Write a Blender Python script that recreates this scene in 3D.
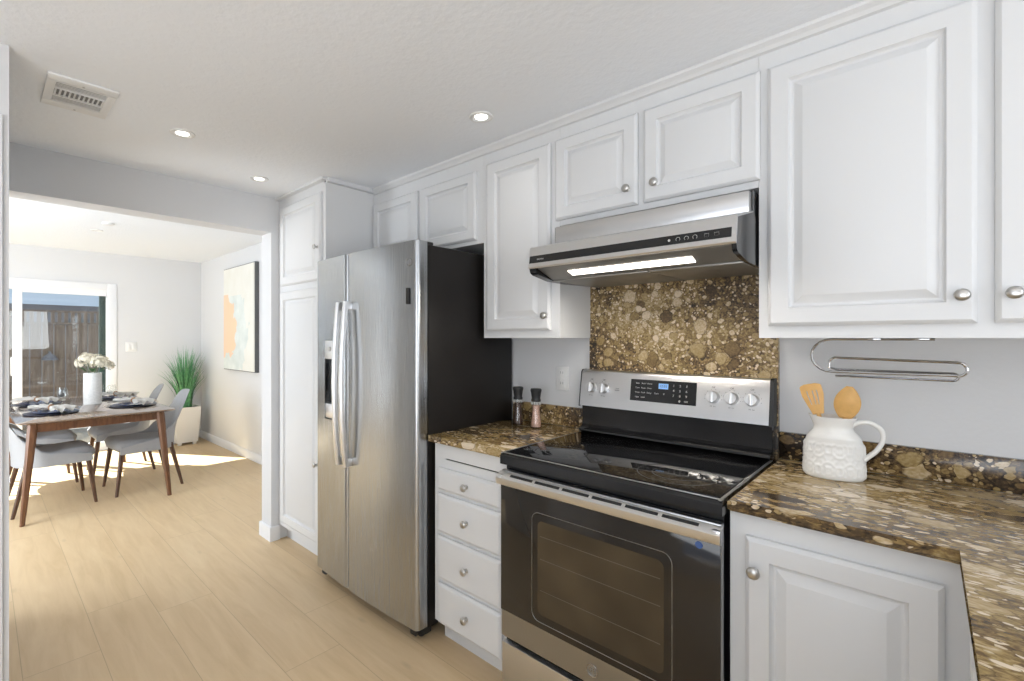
import bpy, bmesh, math, random
from mathutils import Vector, Matrix, noise
for o in list(bpy.data.objects): bpy.data.objects.remove(o)
S = bpy.context.scene
C = S.collection
PI = math.pi
# ------------------------------------------------------------------ camera
FPX, CX, CY = 475.0, 458.0, 338.0
cd = bpy.data.cameras.new('camera'); cam = bpy.data.objects.new('camera', cd); C.objects.link(cam)
cd.sensor_width = 36; cd.lens = 36 * FPX / 1024
cd.shift_x = (512 - CX) / 1024; cd.shift_y = (CY - 340.5) / 1024
cd.clip_start = .02; cd.clip_end = 200
cam.location = (0, 0, 1.36); cam.rotation_euler = (PI / 2, 0, math.radians(44.82))
S.camera = cam
# ------------------------------------------------------------------ world, sun, lights, exposure
w = bpy.data.worlds.new('world'); S.world = w; w.use_nodes = True
bg = w.node_tree.nodes['Background']
bg.inputs[0].default_value = (.56, .68, .88, 1); bg.inputs[1].default_value = .85
def sunlamp():
    l = bpy.data.lights.new('sun', 'SUN'); l.energy = 24; l.angle = math.radians(.6); l.color = (1, .975, .94)
    o = bpy.data.objects.new('sun', l); C.objects.link(o); o.location = (-12, -3, 9)
    o.rotation_euler = Vector((1, .65, -1.11)).to_track_quat('-Z', 'Y').to_euler()
sunlamp()
def area(name, loc, direction, sx, sy, energy, color=(1, 1, 1), spread=180):
    l = bpy.data.lights.new(name, 'AREA'); l.shape = 'RECTANGLE'; l.size = sx; l.size_y = sy
    l.energy = energy; l.color = color; l.spread = math.radians(spread)
    o = bpy.data.objects.new(name, l); C.objects.link(o); o.location = loc
    o.rotation_euler = Vector(direction).to_track_quat('-Z', 'Z').to_euler()
    return o
area('window_daylight_kitchen_end', (1.69, .75, 1.6), (-1, 0, .6), 1.2, .95, 14, (.93, .97, 1))
area('window_daylight_kitchen_side', (.35, -1.66, 1.12), (-.25, 1, .85), 2.0, 1.5, 37, (.93, .965, 1))  # added fill behind the camera, tilted up to lift the ceiling
area('window_daylight_dining', (-4.3, -1.56, 1.3), (-.35, 1, .3), 1.4, 1.9, 84, (.86, .93, 1))  # added fill at an unseen wall, brightens the dining room
S.view_settings.view_transform = 'Standard'; S.view_settings.look = 'None'
S.view_settings.gamma = 1; S.view_settings.use_curve_mapping = False
S.view_settings.exposure = .18

# ------------------------------------------------------------------ materials
def nt(name):
    m = bpy.data.materials.new(name); m.use_nodes = True
    t = m.node_tree; return m, t, t.nodes['Principled BSDF']
def N(t, kind, **kw):
    n = t.nodes.new('ShaderNode' + kind)
    for k, v in kw.items():
        if k in ('operation', 'blend_type', 'data_type', 'feature', 'noise_dimensions', 'voronoi_dimensions', 'distance', 'wave_type'): setattr(n, k, v)
        else: n.inputs[k.replace('_', ' ')].default_value = v
    return n
def L(t, a, b): t.links.new(a, b)
def coords(t, scale=(1, 1, 1), rot=(0, 0, 0)):
    g = t.nodes.new('ShaderNodeNewGeometry'); m = t.nodes.new('ShaderNodeMapping')
    m.inputs['Scale'].default_value = scale; m.inputs['Rotation'].default_value = rot
    L(t, g.outputs['Position'], m.inputs['Vector']); return m.outputs[0]
def ocoords(t, scale=(1, 1, 1)):
    g = t.nodes.new('ShaderNodeTexCoord'); m = t.nodes.new('ShaderNodeMapping')
    m.inputs['Scale'].default_value = scale
    L(t, g.outputs['Object'], m.inputs['Vector']); return m.outputs[0]
def mth(t, op, a, b=None, c=None):
    n = t.nodes.new('ShaderNodeMath'); n.operation = op
    for i, v in enumerate((a, b, c)):
        if v is None: continue
        if isinstance(v, (int, float)): n.inputs[i].default_value = v
        else: L(t, v, n.inputs[i])
    return n.outputs[0]
def ramp(t, fac, stops, interp='LINEAR'):
    r = t.nodes.new('ShaderNodeValToRGB'); r.color_ramp.interpolation = interp
    e = r.color_ramp.elements
    while len(e) < len(stops): e.new(.5)
    for x, (p, c) in zip(e, stops): x.position = p; x.color = (*c, 1) if len(c) == 3 else c
    L(t, fac, r.inputs[0]); return r.outputs[0]
def mix(t, fac, a, b, bt='MIX'):
    n = t.nodes.new('ShaderNodeMix'); n.data_type = 'RGBA'; n.blend_type = bt
    for i, v in ((0, fac), (6, a), (7, b)):
        if isinstance(v, (int, float)): n.inputs[i].default_value = v
        elif isinstance(v, tuple): n.inputs[i].default_value = (*v, 1)
        else: L(t, v, n.inputs[i])
    return n.outputs[2]
def bump(t, b, h, strength=.1, dist=.01):
    n = t.nodes.new('ShaderNodeBump'); n.inputs['Strength'].default_value = strength; n.inputs['Distance'].default_value = dist
    L(t, h, n.inputs['Height']); L(t, n.outputs[0], b.inputs['Normal'])
def simple(name, col, rough=.5, metal=0, nscale=None, nstr=.05, var=.0, dist=.004, **kw):
    m, t, b = nt(name)
    b.inputs['Base Color'].default_value = (*col, 1); b.inputs['Roughness'].default_value = rough; b.inputs['Metallic'].default_value = metal
    for k, v in kw.items(): b.inputs[k.replace('_', ' ')].default_value = v
    if nscale:
        n = N(t, 'TexNoise', Scale=nscale, Detail=3); L(t, coords(t), n.inputs['Vector'])
        bump(t, b, n.outputs[0], nstr, dist)
        if var:
            c = ramp(t, n.outputs[0], [(.3, tuple(x * (1 - var) for x in col)), (.7, tuple(min(1, x * (1 + var)) for x in col))])
            L(t, c, b.inputs['Base Color'])
    return m
M = {}
M['wall'] = simple('wall_paint', (.69, .695, .705), .6, nscale=90, nstr=.12)
M['ceiling'] = simple('ceiling_paint', (.88, .905, .94), .7, nscale=45, nstr=.35, dist=.006)
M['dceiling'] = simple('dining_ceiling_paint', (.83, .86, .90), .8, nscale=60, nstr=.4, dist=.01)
M['trim'] = simple('trim_paint', (.82, .83, .85), .4, nscale=30, nstr=.03)
M['cab'] = simple('cabinet_paint', (.735, .74, .745), .38, nscale=60, nstr=.05)
M['cabinside'] = simple('cabinet_shadow_gap', (.25, .25, .25), .6, nscale=50)
M['nickel'] = simple('brushed_nickel', (.55, .54, .52), .28, 1, nscale=300, nstr=.05)
M['chrome'] = simple('chrome', (.58, .58, .59), .08, 1, nscale=20, nstr=.01)
M['black_gloss'] = simple('black_enamel', (.012, .012, .013), .16, nscale=10, nstr=.01)
M['black_matte'] = simple('black_plastic', (.02, .02, .02), .5, nscale=200, nstr=.05)
M['fridge_side'] = simple('fridge_side_black', (.014, .012, .011), .42, nscale=250, nstr=.1, Specular_IOR_Level=.25)
M['glass_black'] = simple('black_ceramic_glass', (.008, .008, .009), .045, nscale=5, nstr=.005)
M['ovenglass'] = simple('oven_glass', (.022, .018, .014), .06, nscale=5, nstr=.005)
M['ceramic'] = simple('white_ceramic', (.82, .81, .78), .22, nscale=30, nstr=.03)
M['wood_sp'] = simple('utensil_wood', (.66, .38, .12), .45, nscale=60, nstr=.05, var=.06)
M['plastic_white'] = simple('white_plastic', (.80, .80, .79), .35, nscale=80, nstr=.02)
M['salt'] = simple('pink_salt', (.70, .42, .32), .5, nscale=260, nstr=.6, var=.35)
M['pepper'] = simple('peppercorn', (.07, .035, .025), .5, nscale=260, nstr=.6, var=.6)
M['fabric'] = simple('grey_chair_fabric', (.37, .375, .385), .9, nscale=400, nstr=.3, var=.12)
M['piping'] = simple('navy_piping', (.03, .035, .06), .8, nscale=200)
M['navy'] = simple('navy_charger', (.025, .03, .06), .35, nscale=100, nstr=.05)
M['plate'] = simple('blue_glaze', (.08, .10, .20), .2, nscale=30, nstr=.03)
M['linen'] = simple('linen', (.78, .75, .70), .9, nscale=300, nstr=.25, var=.05)
M['ringwood'] = simple('ring_wood', (.35, .18, .08), .5, nscale=80)
M['vase'] = simple('vase_stone', (.74, .73, .71), .7, nscale=70, nstr=.7, var=.08)
M['petal'] = simple('cream_petal', (.80, .74, .60), .7, nscale=60, nstr=.1, var=.1)
M['leaf'] = simple('leaf_green', (.06, .13, .05), .5, nscale=40, var=.3)
M['grass'] = simple('grass_green', (.10, .30, .13), .5, nscale=30, var=.4)
M['soil'] = simple('soil', (.05, .035, .025), .9, nscale=90, nstr=.8)
M['planter'] = simple('planter_white', (.80, .80, .79), .5, nscale=20, nstr=.03)
M['frame_dark'] = simple('canvas_edge_dark', (.10, .10, .10), .6, nscale=60)
M['fence'] = None
M['concrete'] = simple('patio_concrete', (.35, .33, .30), .9, nscale=30, nstr=.3, var=.15)
M['neigh'] = simple('neighbour_stucco', (.24, .25, .29), .8, nscale=20, nstr=.3)
M['roof'] = simple('neighbour_roof', (.13, .13, .15), .8, nscale=10, nstr=.3)
M['darkgreen'] = simple('dark_green_metal', (.012, .03, .024), .5, nscale=40)
M['tread'] = simple('wheel_rubber', (.02, .02, .02), .7, nscale=50)
M['badge'] = simple('badge_silver', (.5, .5, .5), .2, 1, nscale=50, nstr=.01)
M['dim'] = simple('printed_grey', (.10, .10, .105), .5, nscale=50, nstr=.01)
M['print'] = simple('printed_white', (.55, .55, .53), .5, nscale=50, nstr=.01)
M['filter'] = simple('hood_filter_panel', (.30, .29, .27), .4, .7, nscale=120, nstr=.1)
def emis(name, col, s):
    m, t, b = nt(name); b.inputs['Base Color'].default_value = (*col, 1)
    b.inputs['Emission Color'].default_value = (*col, 1); b.inputs['Emission Strength'].default_value = s; return m
M['led'] = emis('led_disc', (1, .97, .92), 5)
M['hoodled'] = emis('hood_lamp_lens', (1, .95, .86), 3.5)
M['lcd'] = emis('oven_clock', (.22, .42, .75), .25)
def m_glass(name, tint=(1, 1, 1), fres=1.0, rough=0.0):
    m = bpy.data.materials.new(name); m.use_nodes = True; t = m.node_tree
    for n in list(t.nodes): t.nodes.remove(n)
    o = t.nodes.new('ShaderNodeOutputMaterial'); mx = t.nodes.new('ShaderNodeMixShader')
    tr = t.nodes.new('ShaderNodeBsdfTransparent'); gl = t.nodes.new('ShaderNodeBsdfGlossy'); lw = t.nodes.new('ShaderNodeLayerWeight')
    tr.inputs[0].default_value = (*tint, 1); gl.inputs['Roughness'].default_value = rough; lw.inputs['Blend'].default_value = .5
    L(t, mth(t, 'MULTIPLY', mth(t, 'MULTIPLY_ADD', mth(t, 'POWER', lw.outputs['Facing'], 5), .95, .045), fres), mx.inputs[0]); L(t, tr.outputs[0], mx.inputs[1]); L(t, gl.outputs[0], mx.inputs[2]); L(t, mx.outputs[0], o.inputs[0])
    return m
M['glass'] = m_glass('window_glass', (.93, .96, .95), 1.3)
M['clear'] = m_glass('clear_glass', (.96, .97, .97), 1.2)

def m_steel(name, base=(.60, .60, .595), rough=.27, an=.7, rot=0.0):
    m, t, b = nt(name)
    b.inputs['Metallic'].default_value = 1
    sc = (900, 900, 4) if rot else (4, 4, 900)
    n = N(t, 'TexNoise', Scale=1, Detail=3); L(t, coords(t, sc), n.inputs['Vector'])
    L(t, mth(t, 'MULTIPLY_ADD', n.outputs[0], .03, rough - .015), b.inputs['Roughness'])
    L(t, ramp(t, n.outputs[0], [(.3, tuple(x * .99 for x in base)), (.7, tuple(x * 1.01 for x in base))]), b.inputs['Base Color'])
    b.inputs['Anisotropic'].default_value = an; b.inputs['Anisotropic Rotation'].default_value = rot
    tg = t.nodes.new('ShaderNodeTangent'); tg.direction_type = 'RADIAL'; tg.axis = 'Z'; L(t, tg.outputs[0], b.inputs['Tangent'])
    return m
M['steel'] = m_steel('brushed_steel', (.66, .66, .665), .30)
M['steel_fridge'] = m_steel('fridge_steel', (.47, .485, .50), .27, .5, .25)
M['steel_dark'] = m_steel('brushed_steel_range', (.42, .425, .43), .34)
M['steel_handle'] = m_steel('handle_steel', (.74, .74, .74), .34, .3)

def m_floor():
    m, t, b = nt('oak_plank_floor')
    g = t.nodes.new('ShaderNodeNewGeometry'); s = t.nodes.new('ShaderNodeSeparateXYZ'); L(t, g.outputs['Position'], s.inputs[0])
    x, y = s.outputs[0], s.outputs[1]
    PW, PL = .2515, 1.8
    ry = mth(t, 'DIVIDE', mth(t, 'SUBTRACT', y, .120), PW); row = mth(t, 'FLOOR', ry); fy = mth(t, 'SUBTRACT', ry, row)
    off = mth(t, 'MULTIPLY', row, -.385)
    off = mth(t, 'ADD', off, mth(t, 'MULTIPLY', mth(t, 'MULTIPLY', row, mth(t, 'SUBTRACT', row, 1)), .31))
    rx = mth(t, 'DIVIDE', mth(t, 'SUBTRACT', mth(t, 'ADD', x, 2.565), off), PL); col = mth(t, 'FLOOR', rx); fx = mth(t, 'SUBTRACT', rx, col)
    cb = t.nodes.new('ShaderNodeCombineXYZ'); L(t, row, cb.inputs[0]); L(t, col, cb.inputs[1])
    wn = t.nodes.new('ShaderNodeTexWhiteNoise'); L(t, cb.outputs[0], wn.inputs['Vector'])
    # grain coordinates shift per plank
    cg = t.nodes.new('ShaderNodeCombineXYZ')
    L(t, mth(t, 'MULTIPLY_ADD', wn.outputs['Value'], 37, mth(t, 'MULTIPLY', x, 1.3)), cg.inputs[0]); L(t, mth(t, 'MULTIPLY', y, 11), cg.inputs[1]); L(t, wn.outputs['Value'], cg.inputs[2])
    n = N(t, 'TexNoise', Scale=1.5, Detail=6, Roughness=.6, Distortion=.7); L(t, cg.outputs[0], n.inputs['Vector'])
    cg2 = t.nodes.new('ShaderNodeCombineXYZ')
    L(t, mth(t, 'MULTIPLY', x, 2.2), cg2.inputs[0]); L(t, mth(t, 'MULTIPLY', y, 6), cg2.inputs[1])
    kn = N(t, 'TexVoronoi', Scale=1.0, Randomness=1); L(t, cg2.outputs[0], kn.inputs['Vector'])
    c1 = ramp(t, n.outputs[0], [(.3, (.62, .45, .255)), (.5, (.685, .51, .305)), (.75, (.745, .575, .36))])
    c2 = mix(t, mth(t, 'MULTIPLY', wn.outputs['Value'], .35), c1, (.61, .45, .27))
    knot = ramp(t, kn.outputs['Distance'], [(.0, (.62, .62, .62)), (.10, (1, 1, 1))])
    c3 = mix(t, .45, c2, mix(t, 1.0, c2, knot, 'MULTIPLY'))
    e1 = mth(t, 'MINIMUM', fy, mth(t, 'SUBTRACT', 1, fy)); e1 = mth(t, 'MULTIPLY', e1, PW)
    e2 = mth(t, 'MINIMUM', fx, mth(t, 'SUBTRACT', 1, fx)); e2 = mth(t, 'MULTIPLY', e2, PL)
    seam = mth(t, 'LESS_THAN', mth(t, 'MINIMUM', e1, e2), .0013)
    c4 = mix(t, mth(t, 'MULTIPLY', seam, .4), c3, (.20, .12, .06))
    L(t, c4, b.inputs['Base Color']); b.inputs['Roughness'].default_value = .42
    h = mth(t, 'SUBTRACT', mth(t, 'MULTIPLY', n.outputs[0], .25), seam); bump(t, b, h, .2, .002)
    return m
M['floor'] = m_floor()

def m_granite(name, stretch=(1, 1, 1), dark=0.0, rough=.12, rot=(0, 0, 0)):
    m, t, b = nt(name)
    v = coords(t, stretch, rot)
    nd = N(t, 'TexNoise', Scale=9, Detail=3); L(t, v, nd.inputs['Vector'])
    add = t.nodes.new('ShaderNodeVectorMath'); add.operation = 'MULTIPLY_ADD'
    L(t, nd.outputs['Color'], add.inputs[0]); add.inputs[1].default_value = (.05, .05, .05); L(t, v, add.inputs[2]); vv = add.outputs[0]
    big = N(t, 'TexNoise', Scale=3.2, Detail=3); L(t, v, big.inputs['Vector'])
    pal = [(.0, (.022, .015, .010)), (.18, (.075, .048, .026)), (.38, (.19, .12, .05)), (.56, (.33, .23, .09)), (.74, (.46, .34, .175)), (.98, (.74, .62, .46))]
    def layer(scale):
        a = N(t, 'TexVoronoi', Scale=scale, voronoi_dimensions='3D'); L(t, vv, a.inputs['Vector'])
        d = N(t, 'TexVoronoi', Scale=scale, feature='DISTANCE_TO_EDGE'); L(t, vv, d.inputs['Vector'])
        sp = t.nodes.new('ShaderNodeSeparateColor'); L(t, a.outputs['Color'], sp.inputs[0])
        return sp.outputs[0], sp.outputs[1], d.outputs['Distance']
    fine = N(t, 'TexNoise', Scale=150, Detail=4); L(t, v, fine.inputs['Vector'])
    med = N(t, 'TexNoise', Scale=38, Detail=5, Roughness=.65, Distortion=1.2); L(t, v, med.inputs['Vector'])
    tone = mth(t, 'MULTIPLY_ADD', big.outputs[0], 1.7, -.85 - dark)
    # matrix: fine brown and gold mottling
    km = mth(t, 'ADD', mth(t, 'MULTIPLY_ADD', med.outputs[0], 1.7, -.48), mth(t, 'ADD', tone, mth(t, 'MULTIPLY_ADD', fine.outputs[0], .8, -.4)))
    c = ramp(t, km, pal)
    def pebbles(c, scale, lo, hi, keep, shift):
        a = N(t, 'TexVoronoi', Scale=scale); L(t, vv, a.inputs['Vector'])
        sp = t.nodes.new('ShaderNodeSeparateColor'); L(t, a.outputs['Color'], sp.inputs[0])
        wob = mth(t, 'ADD', a.outputs['Distance'], mth(t, 'MULTIPLY_ADD', med.outputs[0], .30, -.15))
        rad = mth(t, 'MULTIPLY_ADD', sp.outputs[2], hi - lo, lo)
        dd = mth(t, 'SUBTRACT', rad, wob)                      # >0 inside the stone
        pick = mth(t, 'GREATER_THAN', sp.outputs[1], keep)
        ins = mth(t, 'MULTIPLY', mth(t, 'GREATER_THAN', dd, 0), pick)
        k = mth(t, 'ADD', mth(t, 'MULTIPLY_ADD', sp.outputs[0], .75, .18 + shift), mth(t, 'ADD', mth(t, 'MULTIPLY_ADD', fine.outputs[0], .55, -.275), mth(t, 'MULTIPLY', tone, .6)))
        pc = ramp(t, k, pal)
        rim = ramp(t, mth(t, 'MULTIPLY', dd, 9), [(0, (.30, .25, .2)), (.55, (1, 1, 1))])
        return mix(t, ins, c, mix(t, 1.0, pc, rim, 'MULTIPLY'))
    c = pebbles(c, 95, .35, .6, .45, .22)
    c = pebbles(c, 48, .3, .55, .50, .10)
    c = pebbles(c, 24, .3, .6, .52, .0)
    c = pebbles(c, 13, .32, .5, .74, -.08)
    L(t, c, b.inputs['Base Color']); b.inputs['Roughness'].default_value = rough
    return m
M['granite_splash'] = m_granite('granite_backsplash', (1, 1, 1), .06, .32)
M['granite_top'] = m_granite('granite_counter', (.5, 1.0, 1), -.06, .14, (0, 0, math.radians(-45)))
M['granite_strip'] = m_granite('granite_curb', (.8, 1, 1), .34)

def m_wood(name, c0, c1, sc=(3, 3, 3), rough=.4):
    m, t, b = nt(name)
    n = N(t, 'TexNoise', Scale=6, Detail=5, Distortion=.6); L(t, ocoords(t, sc), n.inputs['Vector'])
    L(t, ramp(t, n.outputs[0], [(.3, c0), (.7, c1)]), b.inputs['Base Color']); b.inputs['Roughness'].default_value = rough
    bump(t, b, n.outputs[0], .08, .002); return m
M['walnut'] = m_wood('walnut', (.10, .042, .018), (.19, .085, .038), (8, 8, 1.5))
M['walnut_leg'] = m_wood('walnut_chair_leg', (.055, .026, .014), (.12, .055, .028), (8, 8, 1.5))
M['tabletop'] = m_wood('tabletop_walnut', (.19, .14, .11), (.26, .19, .15), (1, 9, 8), .2)
b_ = M['tabletop'].node_tree.nodes['Principled BSDF']; b_.inputs['Coat Weight'].default_value = 1; b_.inputs['Coat Roughness'].default_value = .08; b_.inputs['Coat IOR'].default_value = 1.8
def m_fence():
    m, t, b = nt('weathered_cedar')
    n = N(t, 'TexNoise', Scale=5, Detail=6); L(t, coords(t, (8, 8, .7)), n.inputs['Vector'])
    n2 = N(t, 'TexNoise', Scale=1.3, Detail=3); L(t, coords(t, (1, 1, .6)), n2.inputs['Vector'])
    c = ramp(t, n.outputs[0], [(.3, (.07, .055, .045)), (.55, (.15, .12, .10)), (.8, (.24, .195, .165))])
    c = mix(t, mth(t, 'MULTIPLY', n2.outputs[0], .6), c, (.12, .075, .05))
    L(t, c, b.inputs['Base Color']); b.inputs['Roughness'].default_value = .9; bump(t, b, n.outputs[0], .5, .004); return m
M['fence'] = m_fence()
def m_art():
    m, t, b = nt('abstract_canvas')
    g = t.nodes.new('ShaderNodeNewGeometry'); s = t.nodes.new('ShaderNodeSeparateXYZ'); L(t, g.outputs['Position'], s.inputs[0])
    n = N(t, 'TexNoise', Scale=7, Detail=5); L(t, g.outputs['Position'], n.inputs['Vector'])
    u = mth(t, 'DIVIDE', mth(t, 'ADD', s.outputs[0], 6.10), .92); v = mth(t, 'DIVIDE', mth(t, 'SUBTRACT', s.outputs[2], .99), 1.2)
    nn = mth(t, 'MULTIPLY_ADD', n.outputs[0], .42, -.21)
    uu = mth(t, 'ADD', u, nn)
    base = mix(t, n.outputs[0], (.72, .70, .62), (.80, .80, .76))
    # peach block on the left, pale mint river beside it
    wid = mth(t, 'MULTIPLY_ADD', mth(t, 'SINE', mth(t, 'MULTIPLY', v, 4.2)), .22, .18)
    inb = mth(t, 'MULTIPLY', mth(t, 'LESS_THAN', uu, wid), mth(t, 'MULTIPLY', mth(t, 'GREATER_THAN', mth(t, 'ADD', v, nn), .12), mth(t, 'LESS_THAN', v, .74)))
    mint = mth(t, 'MULTIPLY', mth(t, 'LESS_THAN', uu, mth(t, 'ADD', wid, .38)), mth(t, 'LESS_THAN', v, .72))
    c = mix(t, mint, base, mix(t, n.outputs[0], (.50, .56, .53), (.86, .88, .85)))
    c = mix(t, inb, c, (.84, .60, .42))
    L(t, c, b.inputs['Base Color']); b.inputs['Roughness'].default_value = .8
    return m
M['art'] = m_art()

# ------------------------------------------------------------------ mesh helpers
def new(): return bmesh.new()
def bx(bm, x0, y0, z0, x1, y1, z1, bev=0, seg=2):
    r = bmesh.ops.create_cube(bm, size=1)
    vs = r['verts']
    for v in vs:
        v.co = Vector(((x0 + x1) / 2 + v.co.x * (x1 - x0), (y0 + y1) / 2 + v.co.y * (y1 - y0), (z0 + z1) / 2 + v.co.z * (z1 - z0)))
    if bev:
        es = list({e for v in vs for e in v.link_edges})
        bmesh.ops.bevel(bm, geom=es, offset=bev, segments=seg, affect='EDGES', profile=.5)
    return bm
def box(*a, **k): return bx(new(), *a, **k)
def lathe(bm, prof, seg=32, mat=None, sx=1, sy=1):
    """prof: (r, z) list, around local z; mat places it"""
    rings = []
    for r, z in prof:
        if r < 1e-6: rings.append([bm.verts.new((0, 0, z))])
        else: rings.append([bm.verts.new((r * sx * math.cos(2 * PI * i / seg), r * sy * math.sin(2 * PI * i / seg), z)) for i in range(seg)])
    for a, b in zip(rings, rings[1:]):
        for i in range(seg):
            j = (i + 1) % seg
            if len(a) == 1 and len(b) == 1: continue
            if len(a) == 1: bm.faces.new((a[0], b[j], b[i]))
            elif len(b) == 1: bm.faces.new((a[i], a[j], b[0]))
            else: bm.faces.new((a[i], a[j], b[j], b[i]))
    vs = [v for r in rings for v in r]
    if mat is not None:
        for v in vs: v.co = mat @ v.co
    return bm
def cyl(bm, p0, p1, r0, r1=None, seg=20):
    p0 = Vector(p0); p1 = Vector(p1); r1 = r0 if r1 is None else r1
    q = (p1 - p0).to_track_quat('Z', 'Y').to_matrix().to_4x4()
    l = (p1 - p0).length
    return lathe(bm, [(0, 0), (r0, 0), (r1, l), (0, l)], seg, Matrix.Translation(p0) @ q)
def tube(bm, pts, r, seg=10, closed=False):
    pts = [Vector(p) for p in pts]; n = len(pts); rings = []
    up = None
    for i, p in enumerate(pts):
        if closed: d = pts[(i + 1) % n] - pts[i - 1]
        else: d = pts[min(i + 1, n - 1)] - pts[max(i - 1, 0)]
        d.normalize()
        if up is None: up = Vector((0, 0, 1)) if abs(d.z) < .9 else Vector((1, 0, 0))
        a = (up - d * up.dot(d)); a.normalize(); b_ = d.cross(a); up = a
        rr = r(i / (n - 1)) if callable(r) else r
        rings.append([bm.verts.new(p + a * rr * math.cos(2 * PI * k / seg) + b_ * rr * math.sin(2 * PI * k / seg)) for k in range(seg)])
    pr = list(zip(rings, rings[1:])) + ([(rings[-1], rings[0])] if closed else [])
    for a, b_ in pr:
        for k in range(seg):
            j = (k + 1) % seg; bm.faces.new((a[k], a[j], b_[j], b_[k]))
    if not closed: bm.faces.new(rings[0][::-1]); bm.faces.new(rings[-1])
    return bm
def spline(P, n=8):
    P = [Vector(p) for p in P]; out = []
    for i in range(len(P) - 1):
        a = P[max(i - 1, 0)]; b = P[i]; c = P[i + 1]; d = P[min(i + 2, len(P) - 1)]
        for k in range(n):
            t = k / n
            out.append(.5 * ((2 * b) + (c - a) * t + (2 * a - 5 * b + 4 * c - d) * t * t + (3 * b - a - 3 * c + d) * t ** 3))
    out.append(P[-1]); return out
def rings_panel(bm, x0, x1, z0, z1, yb, rings):
    """raised panel facing -y; rings (inset, out); yb is the back plane"""
    R_ = []
    for i, d in rings:
        R_.append([bm.verts.new(c) for c in ((x0 + i, yb - d, z0 + i), (x1 - i, yb - d, z0 + i), (x1 - i, yb - d, z1 - i), (x0 + i, yb - d, z1 - i))])
    for a, b in zip(R_, R_[1:]):
        for k in range(4):
            j = (k + 1) % 4; bm.faces.new((a[k], a[j], b[j], b[k]))
    bm.faces.new(R_[-1]); bm.faces.new(R_[0][::-1]); return bm
def extr_x(bm, prof, x0, x1):
    """closed (y, z) profile swept along x"""
    a = [bm.verts.new((x0, y, z)) for y, z in prof]; b = [bm.verts.new((x1, y, z)) for y, z in prof]; n = len(prof)
    for i in range(n):
        j = (i + 1) % n; bm.faces.new((a[i], a[j], b[j], b[i]))
    bm.faces.new(a[::-1]); bm.faces.new(b); return bm
def extr_z(bm, prof, z0, z1):
    a = [bm.verts.new((x, y, z0)) for x, y in prof]; b = [bm.verts.new((x, y, z1)) for x, y in prof]; n = len(prof)
    for i in range(n):
        j = (i + 1) % n; bm.faces.new((a[i], a[j], b[j], b[i]))
    bm.faces.new(a[::-1]); bm.faces.new(b); return bm
def wloc(o):
    v = Vector((0, 0, 0))
    while o is not None: v += o.location; o = o.parent
    return v
def obj(name, bm, mat, parent=None, base=None, smooth=True, ang=35):
    """geometry given in world coordinates; stored relative to the parent (or to base)"""
    bmesh.ops.recalc_face_normals(bm, faces=bm.faces[:])
    off = wloc(parent) if parent is not None else (Vector(base) if base else Vector((0, 0, 0)))
    bmesh.ops.translate(bm, vec=-off, verts=bm.verts[:])
    me = bpy.data.meshes.new(name); bm.to_mesh(me); bm.free()
    me.materials.append(M[mat] if isinstance(mat, str) else mat)
    if smooth:
        for p in me.polygons: p.use_smooth = True
        me.set_sharp_from_angle(angle=math.radians(ang))
    o = bpy.data.objects.new(name, me); C.objects.link(o)
    if parent is not None: o.parent = parent
    else: o.location = off
    return o
def tag(o, label, cat, group=None, kind=None):
    o['label'] = label; o['category'] = cat
    if group: o['group'] = group
    if kind: o['kind'] = kind
    return o
def thing(name, label, cat, loc, group=None, rz=0):
    o = bpy.data.objects.new(name, None); o.empty_display_size = .1; C.objects.link(o); o.location = loc; o.rotation_euler = (0, 0, rz)
    return tag(o, label, cat, group)
def struct(name, bm, mat, parent=None, smooth=True):
    o = obj(name, bm, mat, parent, smooth=smooth)
    if parent is None: o['kind'] = 'structure'
    return o
def text(name, s, size, loc, rot, mat, parent, extrude=.0003, align='CENTER'):
    cu = bpy.data.curves.new(name, 'FONT'); cu.body = s; cu.size = size; cu.extrude = extrude; cu.align_x = align; cu.align_y = 'CENTER'
    tmp = bpy.data.objects.new(name + '_t', cu); C.objects.link(tmp)
    bpy.context.view_layer.update()
    me = bpy.data.meshes.new_from_object(tmp.evaluated_get(bpy.context.evaluated_depsgraph_get()))
    bpy.data.objects.remove(tmp)
    me.transform(Matrix.Translation(Vector(loc) - wloc(parent)) @ rot.to_4x4())
    me.materials.clear(); me.materials.append(M[mat]); me.name = name
    o = bpy.data.objects.new(name, me); C.objects.link(o); o.parent = parent; return o
FACE = Matrix.Rotation(PI / 2, 3, 'X')       # text standing, read from -y

# ------------------------------------------------------------------ setting
KC, DC = 2.30, 2.39
WY, DY = 2.05, 2.14
struct('floor', box(-7.25, -1.85, -.05, 1.85, 2.3, 0), 'floor', smooth=False)
b = box(-3.28, -1.85, KC, 1.85, 2.3, 2.55)
struct('ceiling', b, 'ceiling', smooth=False)
o = struct('ceiling_dining', box(-7.25, -1.85, DC, -3.28, 2.3, 2.55), 'dceiling', smooth=False)
# far wall with sliding door opening y[-1.1,1.12] z[0,1.95]
b = new(); bx(b, -7.25, -1.75, 0, -7.1, -1.10, DC); bx(b, -7.25, 1.14, 0, -7.1, DY + .15, DC); bx(b, -7.25, -1.10, 1.97, -7.1, 1.14, DC)
struct('wall_far', b, 'wall', smooth=False)
# right wall (cabinet wall) kitchen + dining
struct('wall_right', box(-3.28, WY, 0, 1.85, 2.3, KC), 'wall', smooth=False)
struct('wall_right_dining', box(-7.1, DY, 0, -3.28, 2.3, DC), 'wall', smooth=False)
# header wall between kitchen and dining
b = new(); bx(b, -3.28, 1.375, 0, -3.13, WY, KC); bx(b, -3.28, -.06, 2.068, -3.13, 1.375, KC); bx(b, -3.28, -1.75, 0, -3.13, -.06, KC)
struct('wall_divider', b, 'wall', smooth=False)
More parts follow.
